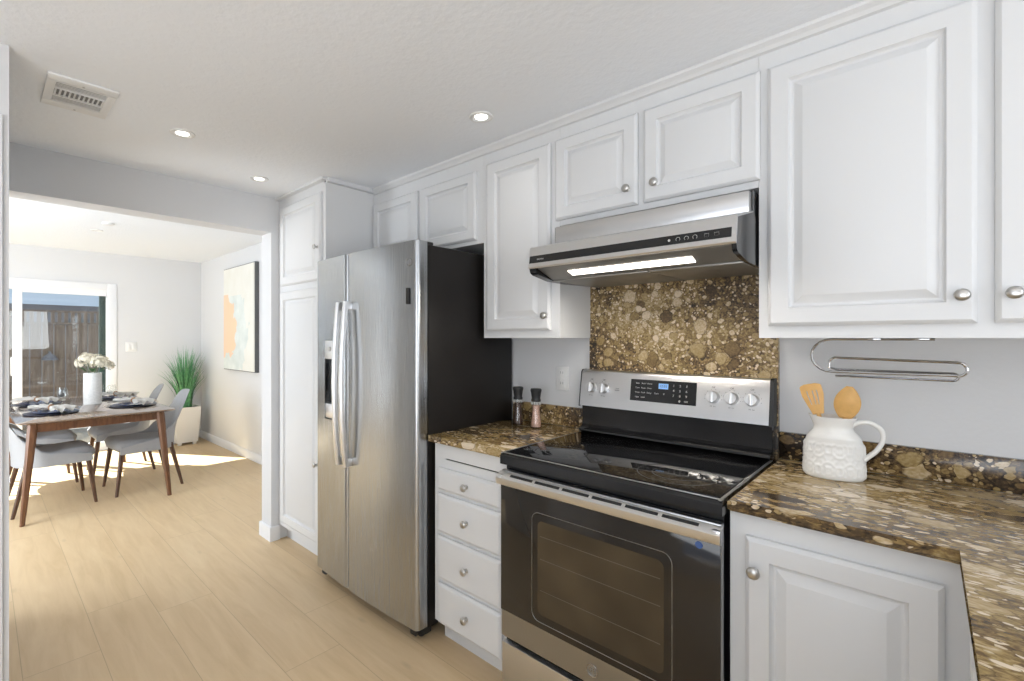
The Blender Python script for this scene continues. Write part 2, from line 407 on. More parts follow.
# left walls
b = new(); bx(b, -2.22, -1.7, 0, -2.10, .066, KC); bx(b, -3.13, -.06, 0, -2.22, .066, KC)
struct('wall_left', b, 'wall', smooth=False)
struct('trim_1', box(-2.10, -.05, 0, -2.086, .0505, 2.07, bev=.003), 'trim')
# back wall y=-1.7 and dining left wall y=-1.6, openings added for the fill lights
b = new(); bx(b, -2.1, -1.85, 0, -.7, -1.7, KC); bx(b, 1.4, -1.85, 0, 1.85, -1.7, KC); bx(b, -.7, -1.85, 2.15, 1.4, -1.7, KC); bx(b, -.7, -1.85, 0, 1.4, -1.7, .35)
struct('wall_back', b, 'wall', smooth=False)
b = new(); bx(b, -7.1, -1.75, 0, -5.0, -1.6, DC); bx(b, -3.6, -1.75, 0, -3.28, -1.6, DC); bx(b, -5.0, -1.75, 2.25, -3.6, -1.6, DC); bx(b, -5.0, -1.75, 0, -3.6, -1.6, .35)
struct('wall_left_dining', b, 'wall', smooth=False)
# end wall x=1.7 with window y[.15,1.35] z[1.12,2.08]
b = new(); bx(b, 1.7, -1.7, 0, 1.85, .15, KC); bx(b, 1.7, 1.35, 0, 1.85, WY, KC); bx(b, 1.7, .15, 0, 1.85, 1.35, 1.12); bx(b, 1.7, .15, 2.08, 1.85, 1.35, KC)
struct('wall_end', b, 'wall', smooth=False)
def window(n, axis, fixed, a0, a1, z0, z1, mull):
    b = new()
    def seg(p0, p1, q0, q1, w_=.05):
        if axis == 'y': bx(b, p0, fixed, q0, p1, fixed + .05, q1)
        else: bx(b, fixed, p0, q0, fixed + .05, p1, q1)
    seg(a0, a1, z0, z0 + .05); seg(a0, a1, z1 - .05, z1); seg(a0, a0 + .05, z0, z1); seg(a1 - .05, a1, z0, z1)
    for m_ in mull: seg(m_ - .02, m_ + .02, z0, z1)
    return struct('window_%d' % n, b, 'trim', smooth=False)
window(1, 'x', 1.72, .15, 1.35, 1.12, 2.08, [.75])
window(2, 'y', -1.80, -.7, 1.4, .35, 2.15, [.35])  # unseen window, added to frame the kitchen fill light
window(3, 'y', -1.72, -5.0, -3.6, .35, 2.25, [-4.3])  # unseen window, added to go with the dining fill light
# sliding door
d = struct('door_1', box(-7.115, 1.09, 0, -7.085, 1.185, 2.02, bev=.004), 'trim')
b = new(); bx(b, -7.115, -1.2, 1.945, -7.085, 1.0895, 2.02, bev=.004); bx(b, -7.115, -1.2, 0, -7.085, -1.1, 2.02); struct('door_casing', b, 'trim', d)
b = new(); bx(b, -7.2, 1.10, 0, -7.11, 1.14, 1.97); bx(b, -7.2, -1.1, 1.90, -7.11, 1.1, 1.97); bx(b, -7.2, -1.1, 0, -7.11, 1.1, .03); struct('door_frame', b, 'trim', d)
b = new(); bx(b, -7.16, .25, .03, -7.12, .33, 1.90, bev=.004); bx(b, -7.16, 1.085, .03, -7.12, 1.10, 1.90); bx(b, -7.16, .33, 1.87, -7.12, 1.10, 1.90); bx(b, -7.16, .33, .03, -7.12, 1.10, .10); struct('door_sash', b, 'trim', d)
struct('pane', box(-7.143, .32, .09, -7.139, 1.09, 1.88), 'glass', d, smooth=False)
struct('pane', box(-7.183, -1.05, .09, -7.179, .27, 1.90), 'glass', d, smooth=False)
b = new(); bx(b, -7.115, .235, .95, -7.095, .250, 1.15, bev=.003); struct('door_handle', b, 'trim', d)
# baseboards
def bb(prof_h, *segs): pass
BP = lambda y0, s: [(y0, 0), (y0 - s * .014, 0), (y0 - s * .014, .075), (y0 - s * .009, .085), (y0 - s * .005, .092), (y0, .094)]
struct('baseboard_right', extr_x(new(), BP(DY, 1), -7.1, -3.28), 'trim')
b = new()
for y0, y1 in ((1.185, DY), (-1.6, -1.2)): bx(b, -7.1, y0, 0, -7.086, y1, .09, bev=.003)
struct('baseboard_far', b, 'trim')
b = extr_z(new(), [(-3.294, 1.361), (-3.116, 1.361), (-3.116, 1.43), (-3.13, 1.43), (-3.13, 1.375), (-3.28, 1.375), (-3.28, DY - .015), (-3.294, DY - .015)], 0, .095)
bmesh.ops.bevel(b, geom=[e for e in b.edges if e.verts[0].co.z > .09 and e.verts[1].co.z > .09], offset=.004, segments=2, affect='EDGES')
struct('baseboard_divider', b, 'trim')
# crown strip on the cabinet run
b = new()
CR = [(1.77, 2.268), (1.757, 2.270), (1.750, 2.280), (1.738, 2.290), (1.735, 2.2995), (1.77, 2.2995)]
extr_x(b, CR, -2.50, 1.2)
bx(b, -3.128, 1.40, 2.285, -2.50, 1.43, 2.2995); bx(b, -2.53, 1.43, 2.275, -2.485, 1.77, 2.2995)
struct('trim_2', b, 'cab', smooth=False)

# ------------------------------------------------------------------ cabinets
def knob(parent, x, z, y, r=.0155):
    m_ = Matrix.Translation((x, y, z)) @ Matrix.Rotation(PI / 2, 4, 'X')
    b = lathe(new(), [(0, 0), (.009, 0), (.009, .002), (.0055, .004), (.005, .012), (.009, .016), (r, .020), (r, .0235), (r * .86, .027), (r * .5, .0295), (0, .030)], 24, m_)
    return obj('knob', b, 'nickel', parent)
RP = [(0, 0), (0, .013), (.003, .016), (.010, .020), (.054, .020), (.058, .0105), (.062, .0070), (.067, .0070), (.089, .0180), (.092, .0190)]
RPN = [(0, 0), (0, .013), (.003, .016), (.010, .020), (.050, .020), (.054, .0105), (.058, .0070), (.062, .0070), (.080, .0180), (.083, .0190)]
def door(parent, x0, x1, z0, z1, yb, kn=None, rp=RP):
    d = obj('door', rings_panel(new(), x0, x1, z0, z1, yb, rp), 'cab', parent, ang=20)
    if kn: knob(d, kn[0], kn[1], yb - .020)
    return d
def drawer(parent, x0, x1, z0, z1, yb, kx):
    rp = [(0, 0), (0, .011), (.003, .014), (.009, .0185), (.014, .020), (.018, .020)]
    d = obj('drawer', rings_panel(new(), x0, x1, z0, z1, yb, rp), 'cab', parent, ang=20)
    knob(d, kx, (z0 + z1) / 2, yb - .020); return d
# pantry
t = thing('pantry_cabinet', 'tall white pantry cabinet between the wall end and the refrigerator', 'cabinet', (-2.815, 1.74, 0))
b = new(); bx(b, -3.128, 1.43, .10, -2.515, 2.028, 2.285); bx(b, -3.128, 1.485, 0, -2.515, 2.028, .10)
obj('body', b, 'cab', t, smooth=False)
door(t, -3.085, -2.550, 1.705, 2.225, 1.43, (-2.578, 1.90))
door(t, -3.085, -2.550, .135, 1.665, 1.43, (-2.578, .61))
# above the fridge
t = thing('over_fridge_cabinet', 'short two-door white wall cabinet above the refrigerator', 'cabinet', (-2.05, 1.91, 1.84))
obj('body', box(-2.514, 1.77, 1.835, -1.577, 2.05, 2.285), 'cab', t, smooth=False)
door(t, -2.500, -2.075, 1.855, 2.20, 1.77, (-2.11, 1.888), RPN)
door(t, -2.045, -1.620, 1.855, 2.20, 1.77, (-2.01, 1.888), RPN)
# tall single
t = thing('wall_cabinet', 'tall single-door white wall cabinet left of the range hood', 'cabinet', (-1.355, 1.91, 1.36))
obj('body', box(-1.576, 1.77, 1.36, -1.136, 2.05, 2.285), 'cab', t, smooth=False)
door(t, -1.548, -1.178, 1.395, 2.213, 1.77, (-1.196, 1.458))
# above hood
t = thing('over_hood_cabinet', 'short two-door white wall cabinet right above the range hood', 'cabinet', (-.764, 1.91, 1.845))
obj('body', box(-1.135, 1.77, 1.845, -.392, 2.05, 2.285), 'cab', t, smooth=False)
door(t, -1.152, -.787, 1.868, 2.215, 1.77, (-.822, 1.93), RPN)
door(t, -.764, -.386, 1.868, 2.215, 1.77, (-.716, 1.93), RPN)
# right wide
t = thing('wall_cabinet', 'large two-door white wall cabinet right of the range hood', 'cabinet', (.11, 1.91, 1.36))
obj('body', box(-.391, 1.77, 1.36, .62, 2.05, 2.285), 'cab', t, smooth=False)
door(t, -.364, .084, 1.398, 2.213, 1.77, (.057, 1.468))
door(t, .114, .562, 1.398, 2.213, 1.77, (.143, 1.468))
# drawer base
t = thing('drawer_cabinet', 'narrow white base cabinet with four drawers between refrigerator and range', 'cabinet', (-1.37, 1.74, 0))
b = new(); bx(b, -1.575, 1.44, .10, -1.162, 2.03, .826); bx(b, -1.575, 1.50, 0, -1.162, 2.03, .10)
bx(b, -1.575, 1.44, .832, -1.162, 2.03, .896); bx(b, -1.575, 1.44, .826, -1.507, 2.03, .832); bx(b, -1.19, 1.44, .826, -1.162, 2.03, .832); bx(b, -1.52, 1.47, .82, -1.18, 2.0, .84)
obj('body', b, 'cab', t, smooth=False)
obj('slot', box(-1.505, 1.444, .8265, -1.192, 1.47, .8315), 'black_matte', t, smooth=False)  # black filler standing in for the shade inside the board slot
for z0, z1 in ((.694, .790), (.508, .676), (.302, .490), (.106, .284)): drawer(t, -1.545, -1.180, z0, z1, 1.44, -1.362)
# right base
t = thing('base_cabinet', 'white base cabinet with raised panel door right of the range', 'cabinet', (-.16, 1.74, 0))
b = new(); bx(b, -.386, 1.44, .10, .074, 2.03, .896); bx(b, -.386, 1.50, 0, .074, 2.03, .10)
obj('body', b, 'cab', t, smooth=False)
door(t, -.346, .022, .13, .838, 1.44, (-.323, .755))
# peninsula base
t = thing('peninsula_cabinet', 'white base cabinet under the counter wing at lower right', 'cabinet', (.38, .55, 0))
b = new(); bx(b, .075, -.25, .10, .68, 1.435, .896); bx(b, .13, -.25, 0, .68, 1.435, .10)
obj('body', b, 'cab', t, smooth=False)
for y0, y1 in ((.98, 1.37), (.55, .94), (.12, .51)):
    bm_ = rings_panel(new(), -(y1 - y0) / 2, (y1 - y0) / 2, .13, .838, 0, RP)
    bmesh.ops.transform(bm_, matrix=Matrix.Translation((.075, (y0 + y1) / 2, 0)) @ Matrix.Rotation(-PI / 2, 4, 'Z'), verts=bm_.verts[:])
    obj('door', bm_, 'cab', t, ang=20)
# counters
b = box(-1.596, 1.415, .897, -1.162, 2.03, .926, bev=.004)
tag(obj('countertop', b, 'granite_top', base=(-1.38, 1.72, .897)), 'small brown granite counter piece between refrigerator and range', 'countertop')
b = extr_z(new(), [(-.386, 2.03), (-.386, 1.415), (.047, 1.415), (.047, -.28), (.70, -.28), (.70, 1.415), (1.69, 1.415), (1.69, 2.03)], .897, .926)
bmesh.ops.bevel(b, geom=[e for e in b.edges if abs(e.verts[0].co.z - e.verts[1].co.z) < 1e-5], offset=.004, segments=2, affect='EDGES')
tag(obj('countertop', b, 'granite_top', base=(.3, 1.3, .897)), 'large L-shaped brown granite counter right of the range, under the white pitcher', 'countertop')
b = new(); bx(b, .72, 1.44, .10, 1.69, 2.03, .896); bx(b, .72, 1.5, 0, 1.69, 2.03, .1)
t = thing('base_cabinet', 'white base cabinet in the far corner behind the counter wing', 'cabinet', (1.2, 1.74, 0)); obj('body', b, 'cab', t, smooth=False)
door(t, .75, 1.18, .13, .838, 1.44, (1.15, .755)); door(t, 1.22, 1.66, .13, .838, 1.44, (1.25, .755))
b = box(-1.60, 2.03, .926, -1.142, 2.05, 1.022, bev=.002)
tag(obj('backsplash_curb', b, 'granite_splash', base=(-1.37, 2.04, .926)), 'low granite curb on the wall behind the salt and pepper grinders', 'backsplash')
b = box(-.386, 2.03, .926, 1.69, 2.05, 1.022, bev=.002)
tag(obj('backsplash_curb', b, 'granite_strip', base=(.65, 2.04, .926)), 'low dark granite curb on the wall behind the white pitcher', 'backsplash')
b = box(-1.140, 2.028, .60, -.388, 2.0495, 1.70)
tag(obj('backsplash', b, 'granite_splash', base=(-.76, 2.04, .9), smooth=False), 'tall pebbled granite backsplash panel between the range and the hood', 'backsplash')
# outlet
t = thing('wall_outlet', 'white outlet plate on the wall left of the range panel', 'outlet', (-1.295, 2.05, 1.16))
obj('cover_plate', box(-1.336, 2.043, 1.100, -1.262, 2.0499, 1.218, bev=.003), 'plastic_white', t)
for dz in (.026, -.026):
    r = obj('receptacle', box(-1.315, 2.040, 1.159 + dz - .018, -1.283, 2.0435, 1.159 + dz + .018, bev=.001), 'plastic_white', t)
    b = new()
    for dx in (-.007, .005): bx(b, -1.299 + dx, 2.0392, 1.159 + dz - .003, -1.2975 + dx, 2.0405, 1.159 + dz + .009)
    obj('slot', b, 'black_matte', r)

# ------------------------------------------------------------------ refrigerator
t = thing('refrigerator', 'stainless side-by-side refrigerator with black sides and door dispenser', 'refrigerator', (-2.045, 1.7, 0))
FX0, FX1, FS = -2.492, -1.604, -2.140
obj('body', box(FX0 + .006, 1.425, .05, FX1, 2.03, 1.782, bev=.006), 'fridge_side', t)
obj('kick_plate', box(FX0 + .03, 1.40, .015, FX1 - .02, 1.46, .06), 'black_matte', t)
def fdoor(x0, x1, z0, z1):
    # gently bowed front, rounded outer corners, plan profile
    pr = [(x0, 1.418)]
    n = 16; r = .022
    for i in range(7):
        a = PI / 2 * i / 6
        pr.append((x0 + r - r * math.cos(a), 1.358 + .0 - r * math.sin(a) + r - .0))
    pts = []
    for i in range(1, n):
        x = x0 + r + (x1 - x0 - 2 * r) * i / n
        pts.append((x, None))
    L_, R_ = FX0, FX1
    bow = lambda x: 1.338 + .020 * ((x - (L_ + R_) / 2) / ((R_ - L_) / 2)) ** 2
    out = [(x0, 1.418), (x0, bow(x0) + r)]
    for i in range(1, 6):
        a = PI / 2 * i / 6; out.append((x0 + r - r * math.cos(a), bow(x0 + r) + r - r * math.sin(a)))
    for i in range(n + 1):
        x = x0 + r + (x1 - x0 - 2 * r) * i / n; out.append((x, bow(x)))
    for i in range(1, 6):
        a = PI / 2 * (1 - i / 6); out.append((x1 - r + r * math.cos(a), bow(x1 - r) + r - r * math.sin(a)))
    out += [(x1, bow(x1) + r), (x1, 1.418)]
    return out
bow = lambda x: 1.338 + .020 * ((x - (FX0 + FX1) / 2) / ((FX1 - FX0) / 2)) ** 2
dR = obj('door', extr_z(new(), fdoor(FS + .003, FX1, .062, 1.795), .062, 1.795), 'steel_fridge', t)
# freezer door is cut around the dispenser recess
DX0, DX1, DZ0, DZ1 = -2.384, -2.266, .915, 1.349
pf = fdoor(FX0, FS - .003, 0, 0)
b = extr_z(new(), pf, .062, DZ0); extr_z(b, pf, DZ1, 1.795)
left = [p for p in pf if p[0] <= DX0]; right = [p for p in pf if p[0] >= DX1]
extr_z(b, left + [(DX0, bow(DX0)), (DX0, 1.418)], DZ0, DZ1); extr_z(b, [(DX1, 1.418), (DX1, bow(DX1))] + right, DZ0, DZ1)
dL = obj('door', b, 'steel_fridge', t)
di = obj('dispenser', box(DX0, 1.349, 1.245, DX1, 1.40, DZ1 - .003, bev=.002), 'steel_handle', dL)
obj('recess', box(DX0, 1.385, 1.0, DX1, 1.417, 1.245), 'black_gloss', dL, smooth=False)
b = new(); bx(b, DX0, 1.352, DZ0 + .003, DX1, 1.41, 1.0, bev=.006); obj('drip_tray', b, 'steel_handle', dL)
obj('button', cyl(new(), (-2.325, 1.35, 1.30), (-2.325, 1.344, 1.30), .012), 'chrome', di)
obj('paddle', box(-2.350, 1.372, 1.06, -2.300, 1.386, 1.22, bev=.003), 'black_matte', dL)
for d_, hx in ((dL, FS - .033), (dR, FS + .036)):
    zs = [.705, .73, .80, .95, 1.125, 1.30, 1.45, 1.52, 1.545]
    b = new(); prev = None; ringsv = []
    for i, z in enumerate(zs):
        u = (z - 1.125) / .42; yy = 1.281 + .026 * u * u
        hw, hd = .0125, .011
        ringsv.append([b.verts.new(c) for c in ((hx - hw, yy + hd, z), (hx - hw, yy - hd * .4, z), (hx - hw * .5, yy - hd, z), (hx + hw * .5, yy - hd, z), (hx + hw, yy - hd * .4, z), (hx + hw, yy + hd, z))])
    for p, q in zip(ringsv, ringsv[1:]):
        for k in range(6): b.faces.new((p[k], p[(k + 1) % 6], q[(k + 1) % 6], q[k]))
    b.faces.new(ringsv[0][::-1]); b.faces.new(ringsv[-1])
    for z in (.725, 1.525): bx(b, hx - .011, 1.300, z - .02, hx + .011, bow(hx) + .002, z + .02, bev=.003)
    obj('handle', b, 'steel_handle', d_)
b = new(); tube(b, [(-1.655 + .016 * math.cos(a), 1.3495, 1.700 + .016 * math.sin(a)) for a in [2 * PI * i / 24 for i in range(24)]], .0016, 6, True)
bd = obj('emblem', b, 'badge', dR)
text('emblem_letters', 'GE', .017, (-1.655, 1.3487, 1.700), FACE, 'badge', bd, .0006)
obj('sticker', box(-1.668, 1.348, 1.512, -1.650, 1.3505, 1.585, bev=.004), 'black_matte', dR)
for x in (FX0 + .05, FX1 - .05):
    obj('hinge_cover', box(x - .04, 1.37, 1.783, x + .035, 1.47, 1.800, bev=.005), 'black_matte', t)
    b = new(); cyl(b, (x - .012, 1.42, .0225), (x + .012, 1.42, .0225), .022)
    obj('wheel', b, 'tread', t)
    obj('foot_bracket', box(x - .02, 1.375, .02, x + .02, 1.42, .062, bev=.004), 'black_matte', t)

# ------------------------------------------------------------------ range
RX0, RX1 = -1.158, -.392
t = thing('electric_range', 'stainless and black freestanding electric range with glass cooktop', 'range', (-.775, 1.72, 0))
b = box(RX0 + .006, 1.425, .03, RX1 - .006, 2.02, .885)
obj('body', b, 'black_gloss', t, smooth=False)
b = extr_x(new(), [(1.392, .884), (1.392, .912), (1.398, .921), (1.41, .926), (1.985, .926), (1.985, .884)], RX0, RX1)
ck = obj('cooktop_frame', b, 'black_gloss', t)
obj('cooktop_glass', box(RX0 + .014, 1.412, .9245, RX1 - .014, 1.972, .9285, bev=.0015), 'glass_black', t)
b = new(); bx(b, RX0 + .002, 1.3915, .9245, RX0 + .010, 1.975, .9275, bev=.001); bx(b, RX1 - .010, 1.3915, .9245, RX1 - .002, 1.975, .9275, bev=.001); bx(b, RX0 + .002, 1.400, .9245, RX1 - .002, 1.407, .9272, bev=.001)
obj('cooktop_trim', b, 'steel_dark', t)
M['burner'] = simple('burner_print', (.03, .03, .032), .12, nscale=20, nstr=.01)
for cx_, cy_, rr in ((-.99, 1.55, .10), (-.57, 1.56, .12), (-.98, 1.82, .08), (-.57, 1.83, .08), (-.775, 1.84, .055)):
    b = new()
    for q in (rr, rr * .62):
        a = [b.verts.new((cx_ + q * math.cos(i * PI / 24), cy_ + q * math.sin(i * PI / 24), .9288)) for i in range(48)]
        c = [b.verts.new((cx_ + (q - .003) * math.cos(i * PI / 24), cy_ + (q - .003) * math.sin(i * PI / 24), .9288)) for i in range(48)]
        for i in range(48): b.faces.new((a[i], a[(i + 1) % 48], c[(i + 1) % 48], c[i]))
    obj('burner_ring', b, 'burner', t)
# riser behind the glass, black
b = extr_x(new(), [(2.028, .90), (2.028, 1.06), (1.975, 1.06), (1.978, 1.00), (1.976, .965), (1.962, .950), (1.945, .945), (1.943, .938), (1.952, .932), (1.97, .927), (1.97, .90)], RX0 + .01, RX1 - .004)
obj('back_riser', b, 'black_gloss', t)
# control panel, tilted
PY = lambda z: 1.962 + (z - 1.05) * .16
b = extr_x(new(), [(2.026, 1.05), (PY(1.05), 1.05), (PY(1.20), 1.20), (PY(1.20) + .006, 1.209), (PY(1.2) + .014, 1.212), (2.026, 1.212)], RX0 + .004, RX1 - .012)
cp = obj('control_panel', b, 'steel', t)
for x0, x1 in ((RX0, RX0 + .004), (RX1 - .012, RX1)): obj('end_cap', extr_x(new(), [(2.027, 1.046), (PY(1.05) - .002, 1.046), (PY(1.20) - .002, 1.204), (PY(1.2) + .008, 1.214), (2.027, 1.214)], x0, x1), 'black_matte', cp)
TILT = Matrix.Rotation(math.radians(-9.1), 3, 'X') @ FACE
def pbox(x0, x1, z0, z1, th, th0=-.001):
    return extr_x(new(), [(PY(z0) - th0, z0), (PY(z0) - th, z0), (PY(z1) - th, z1), (PY(z1) - th0, z1)], x0, x1)
ds = obj('display', pbox(-.915, -.648, 1.094, 1.184, .0015), 'black_gloss', cp, smooth=False)
obj('clock_screen', pbox(-.796, -.757, 1.150, 1.172, .0022), 'lcd', ds, smooth=False)
def plab(s, size, x, z, mat='print', par=None):
    text('lettering', s, size, (x, PY(z) - .0024, z), TILT, mat, par or ds, .0002)
plab('12:55', .014, -.777, 1.161, 'navy')
for i, row in enumerate(('123', '456', '789')):
    for j, ch in enumerate(row): plab(ch, .013, -.735 + .025 * j, 1.166 - .020 * i)
plab('0', .013, -.710, 1.106); plab('OFF', .009, -.685, 1.106)
for i, row in enumerate((('Bake', 'Broil', 'Warm'), ('Conv', 'Roast', 'Clean'), ('Timer', 'Cook', 'Delay'), ('Light', 'Lock'))):
    for j, s_ in enumerate(row): plab(s_, .0085, -.884 + .025 * j, 1.168 - .019 * i)
plab('Start', .0095, -.803, 1.130); plab('v', .014, -.773, 1.131)
for x in (-1.100, -1.040, -.588, -.524, -.458):
    z = 1.134
    m_ = Matrix.Translation((x, PY(z), z)) @ (Matrix.Rotation(math.radians(-9.1), 4, 'X') @ Matrix.Rotation(PI / 2, 4, 'X'))
    r = .0235
    k = obj('knob', lathe(new(), [(0, 0), (r, 0), (r, .004), (r * .93, .006), (r * .90, .020), (r * .82, .023), (0, .023)], 32, m_), 'steel_handle', cp)
    b = box(-.0045, -r * .92, .021, .0045, r * .92, .032, bev=.002); bmesh.ops.transform(b, matrix=m_, verts=b.verts[:])
    obj('grip', b, 'steel_handle', k)
    plab('Off', .009, x, z + .037, 'dim', cp); plab('Hi  Lo', .0075, x, z - .034, 'dim', cp)
    b = new()
    for q in range(9):
        a = math.radians(30 + q * 30 - 90 + 15)
        cx_, cz_ = x + .030 * math.cos(a), z + .030 * math.sin(a)
        if cz_ > z - .02: bx(b, cx_ - .001, PY(cz_) - .0008, cz_ - .001, cx_ + .001, PY(cz_) + .0005, cz_ + .001)
    obj('tick_mark', b, 'dim', cp)
plab('Oven\nSurface', .0075, -.975, 1.134, 'dim', cp)
# oven door
DY0 = 1.395
b = new(); bx(b, RX0 + .003, DY0, .235, RX1 - .003, 1.42, .862, bev=.004)
od = obj('oven_door', b, 'steel_dark', t)
obj('door_glass', box(RX0 + .004, DY0 - .0035, .335, RX1 - .004, DY0 + .001, .807, bev=.0015), 'ovenglass', od)
# inner window with lighter brown tint, thin frame line
def rrect(x0, x1, z0, z1, r, y):
    out = []
    for cx_, cz_, a0 in ((x1 - r, z1 - r, 0), (x0 + r, z1 - r, 90), (x0 + r, z0 + r, 180), (x1 - r, z0 + r, 270)):
        for i in range(7):
            a = math.radians(a0 + 15 * i); out.append((cx_ + r * math.cos(a), y, cz_ + r * math.sin(a)))
    return out
M['ovenline'] = simple('oven_rack', (.12, .10, .075), .4, nscale=30)
def m_ovenwin():
    m, tt, bs = nt('oven_window')
    g = coords(tt, (1, 1, 1)); s = tt.nodes.new('ShaderNodeSeparateXYZ'); L(tt, g, s.inputs[0])
    dx = mth(tt, 'SUBTRACT', mth(tt, 'FRACT', mth(tt, 'MULTIPLY', s.outputs[0], 90)), .5); dz = mth(tt, 'SUBTRACT', mth(tt, 'FRACT', mth(tt, 'MULTIPLY', s.outputs[2], 90)), .5)
    n = N(tt, 'TexNoise', Scale=4, Detail=2); L(tt, g, n.inputs['Vector'])
    L(tt, ramp(tt, n.outputs[0], [(.35, (.045, .033, .020)), (.65, (.085, .062, .036))]), bs.inputs['Base Color'])
    bs.inputs['Roughness'].default_value = .10
    return m
M['ovenwin'] = m_ovenwin()
b = new(); b.faces.new([b.verts.new(p) for p in rrect(-.985, -.545, .385, .715, .02, DY0 - .0042)]); r_ = bmesh.ops.extrude_face_region(b, geom=b.faces[:])
bmesh.ops.translate(b, vec=(0, .001, 0), verts=[v for v in r_['geom'] if isinstance(v, bmesh.types.BMVert)])
ow = obj('door_window', b, 'ovenwin', od)
b = new(); tube(b, rrect(-1.010, -.522, .358, .742, .03, DY0 - .0038), .0012, 6, True); obj('window_outline', b, 'steel_dark', od)
for z in (.47, .58, .66):
    obj('rack_line', box(-.975, DY0 - .0047, z, -.555, DY0 - .0040, z + .0022), 'ovenline', od)
# handle: wide flat bar with vent slots above it
b = new()
extr_x(b, [(1.388, .808), (1.374, .812), (1.370, .818), (1.370, .838), (1.374, .843), (1.397, .858), (1.397, .852), (1.382, .840), (1.381, .818), (1.392, .813)], RX0 - .002, RX1 + .0)
bx(b, RX0 - .002, 1.373, .812, RX0 + .022, 1.397, .850, bev=.004); bx(b, RX1 - .022, 1.373, .812, RX1, 1.397, .850, bev=.004)
obj('handle', b, 'steel_handle', od)
b = new()
n = 6
for i in range(n):
    x0 = RX0 + .05 + i * (RX1 - RX0 - .1) / n
    extr_x(b, [(1.379, .8465), (1.379, .8470), (1.388, .8530), (1.388, .8500)], x0 + .006, x0 + (RX1 - RX0 - .1) / n - .006)
obj('vent_slot', b, 'black_matte', od, smooth=False)
b = new(); cyl(b, (-.450, DY0 - .003, .792), (-.450, DY0 - .0045, .792), .010)
M['bluelabel'] = simple('blue_sticker', (.06, .13, .35), .4, nscale=60)
obj('round_sticker', b, 'bluelabel', od)
b = new(); tube(b, [(-.775 + .019 * math.cos(a), DY0 - .001, .285 + .019 * math.sin(a)) for a in [2 * PI * i / 24 for i in range(24)]], .0018, 6, True)
bd = obj('emblem', b, 'badge', od); text('emblem_letters', 'GE', .020, (-.775, DY0 - .0012, .285), FACE, 'badge', bd, .0006)
obj('storage_drawer', box(RX0 + .003, 1.398, .055, RX1 - .003, 1.425, .212, bev=.005), 'steel', t)
b = new()
for x in (RX0 + .04, RX1 - .04):
    for y in (1.46, 1.98): cyl(b, (x, y, 0), (x, y, .035), .016)
obj('levelling_feet', b, 'black_matte', t)

# ------------------------------------------------------------------ hood
HX0, HX1 = -1.130, -.396
t = thing('range_hood', 'stainless under-cabinet range hood with lit lamp strip above the range', 'range hood', (-.762, 1.8, 1.60))
b = new()
extr_x(b, [(2.02, 1.60), (1.66, 1.602), (1.56, 1.636), (1.55, 1.642), (1.560, 1.714), (1.70, 1.752), (1.72, 1.76), (1.72, 1.828), (2.02, 1.828)], HX0 + .0015, HX1 - .0015)
obj('housing', b, 'black_gloss', t, ang=20)
b = new(); extr_x(b, [(1.535, 1.634), (1.532, 1.639), (1.545, 1.7175), (1.549, 1.720), (1.72, 1.762), (1.72, 1.757), (1.553, 1.714), (1.541, 1.634)], HX0, HX1 - .0)
fc = obj('front_panel', b, 'steel', t)
obj('top_band', box(HX0 + .02, 1.692, 1.755, HX1 - .005, 1.722, 1.822, bev=.002), 'steel', t)
# black strip on front panel
def HF(z): return 1.532 + (z - 1.639) * (.013 / .0785)
b = extr_x(new(), [(HF(1.654), 1.654), (HF(1.654) - .0015, 1.654), (HF(1.683) - .0015, 1.683), (HF(1.683), 1.683)], HX0 + .004, HX1 - .012)
bs_ = obj('control_strip', b, 'black_gloss', fc, smooth=False)
b = new()
for i, x in enumerate((-.585, -.558, -.533, -.508)):
    if i == 0: cyl(b, (x, HF(1.668) - .0014, 1.668), (x, HF(1.668) - .0022, 1.668), .004)
    else: tube(b, [(x + .0062 * math.cos(a), HF(1.668) - .0018, 1.668 + .0062 * math.sin(a)) for a in [2 * PI * k / 16 for k in range(16)]], .0006, 5, True)
for x in (-.475, -.447): tube(b, [(x + dx, HF(1.668) - .0018, 1.668 + dz) for dx, dz in ((-.006, -.005), (.006, -.005), (.006, .005), (-.006, .005))], .0006, 5, True)
obj('touch_icon', b, 'print', bs_)
text('lettering', 'BROAN', .009, (-1.075, HF(1.667) - .0017, 1.667), FACE, 'print', bs_, .0002)
# underside: sloped lamp panel + flat filter
for x0, x1 in ((HX0, HX0 + .032), (HX1 - .014, HX1)):
    obj('side_panel', extr_x(new(), [(1.540, 1.634), (1.545, 1.618), (1.560, 1.610), (1.66, 1.594), (1.80, 1.592), (2.02, 1.600), (2.02, 1.70), (1.70, 1.755), (1.553, 1.713)], x0 + .0004, x1 - .0004), 'black_gloss', t)
b = extr_x(new(), [(1.548, 1.6365), (1.548, 1.632), (1.652, 1.597), (1.652, 1.6015)], HX0 + .035, HX1 - .012)
up = obj('lamp_panel', b, 'filter', t, smooth=False)
SL = lambda y: 1.632 - (y - 1.548) * (.035 / .104)
b = extr_x(new(), [(1.588, SL(1.588) + .001), (1.588, SL(1.588) - .003), (1.624, SL(1.624) - .003), (1.624, SL(1.624) + .001)], -.985, -.535)
obj('lamp_lens', b, 'hoodled', up, smooth=False)
b = new(); bx(b, HX0 + .035, 1.655, 1.592, -.705, 2.0, 1.5985, bev=.001); bx(b, -.700, 1.655, 1.592, HX1 - .012, 2.0, 1.5985, bev=.001)
obj('filter', b, 'filter', t)
area('hood_lamp', (-.76, 1.606, SL(1.606) - .0036), (0, -.31, -.92), .43, .024, 3.0, (1, .93, .82))

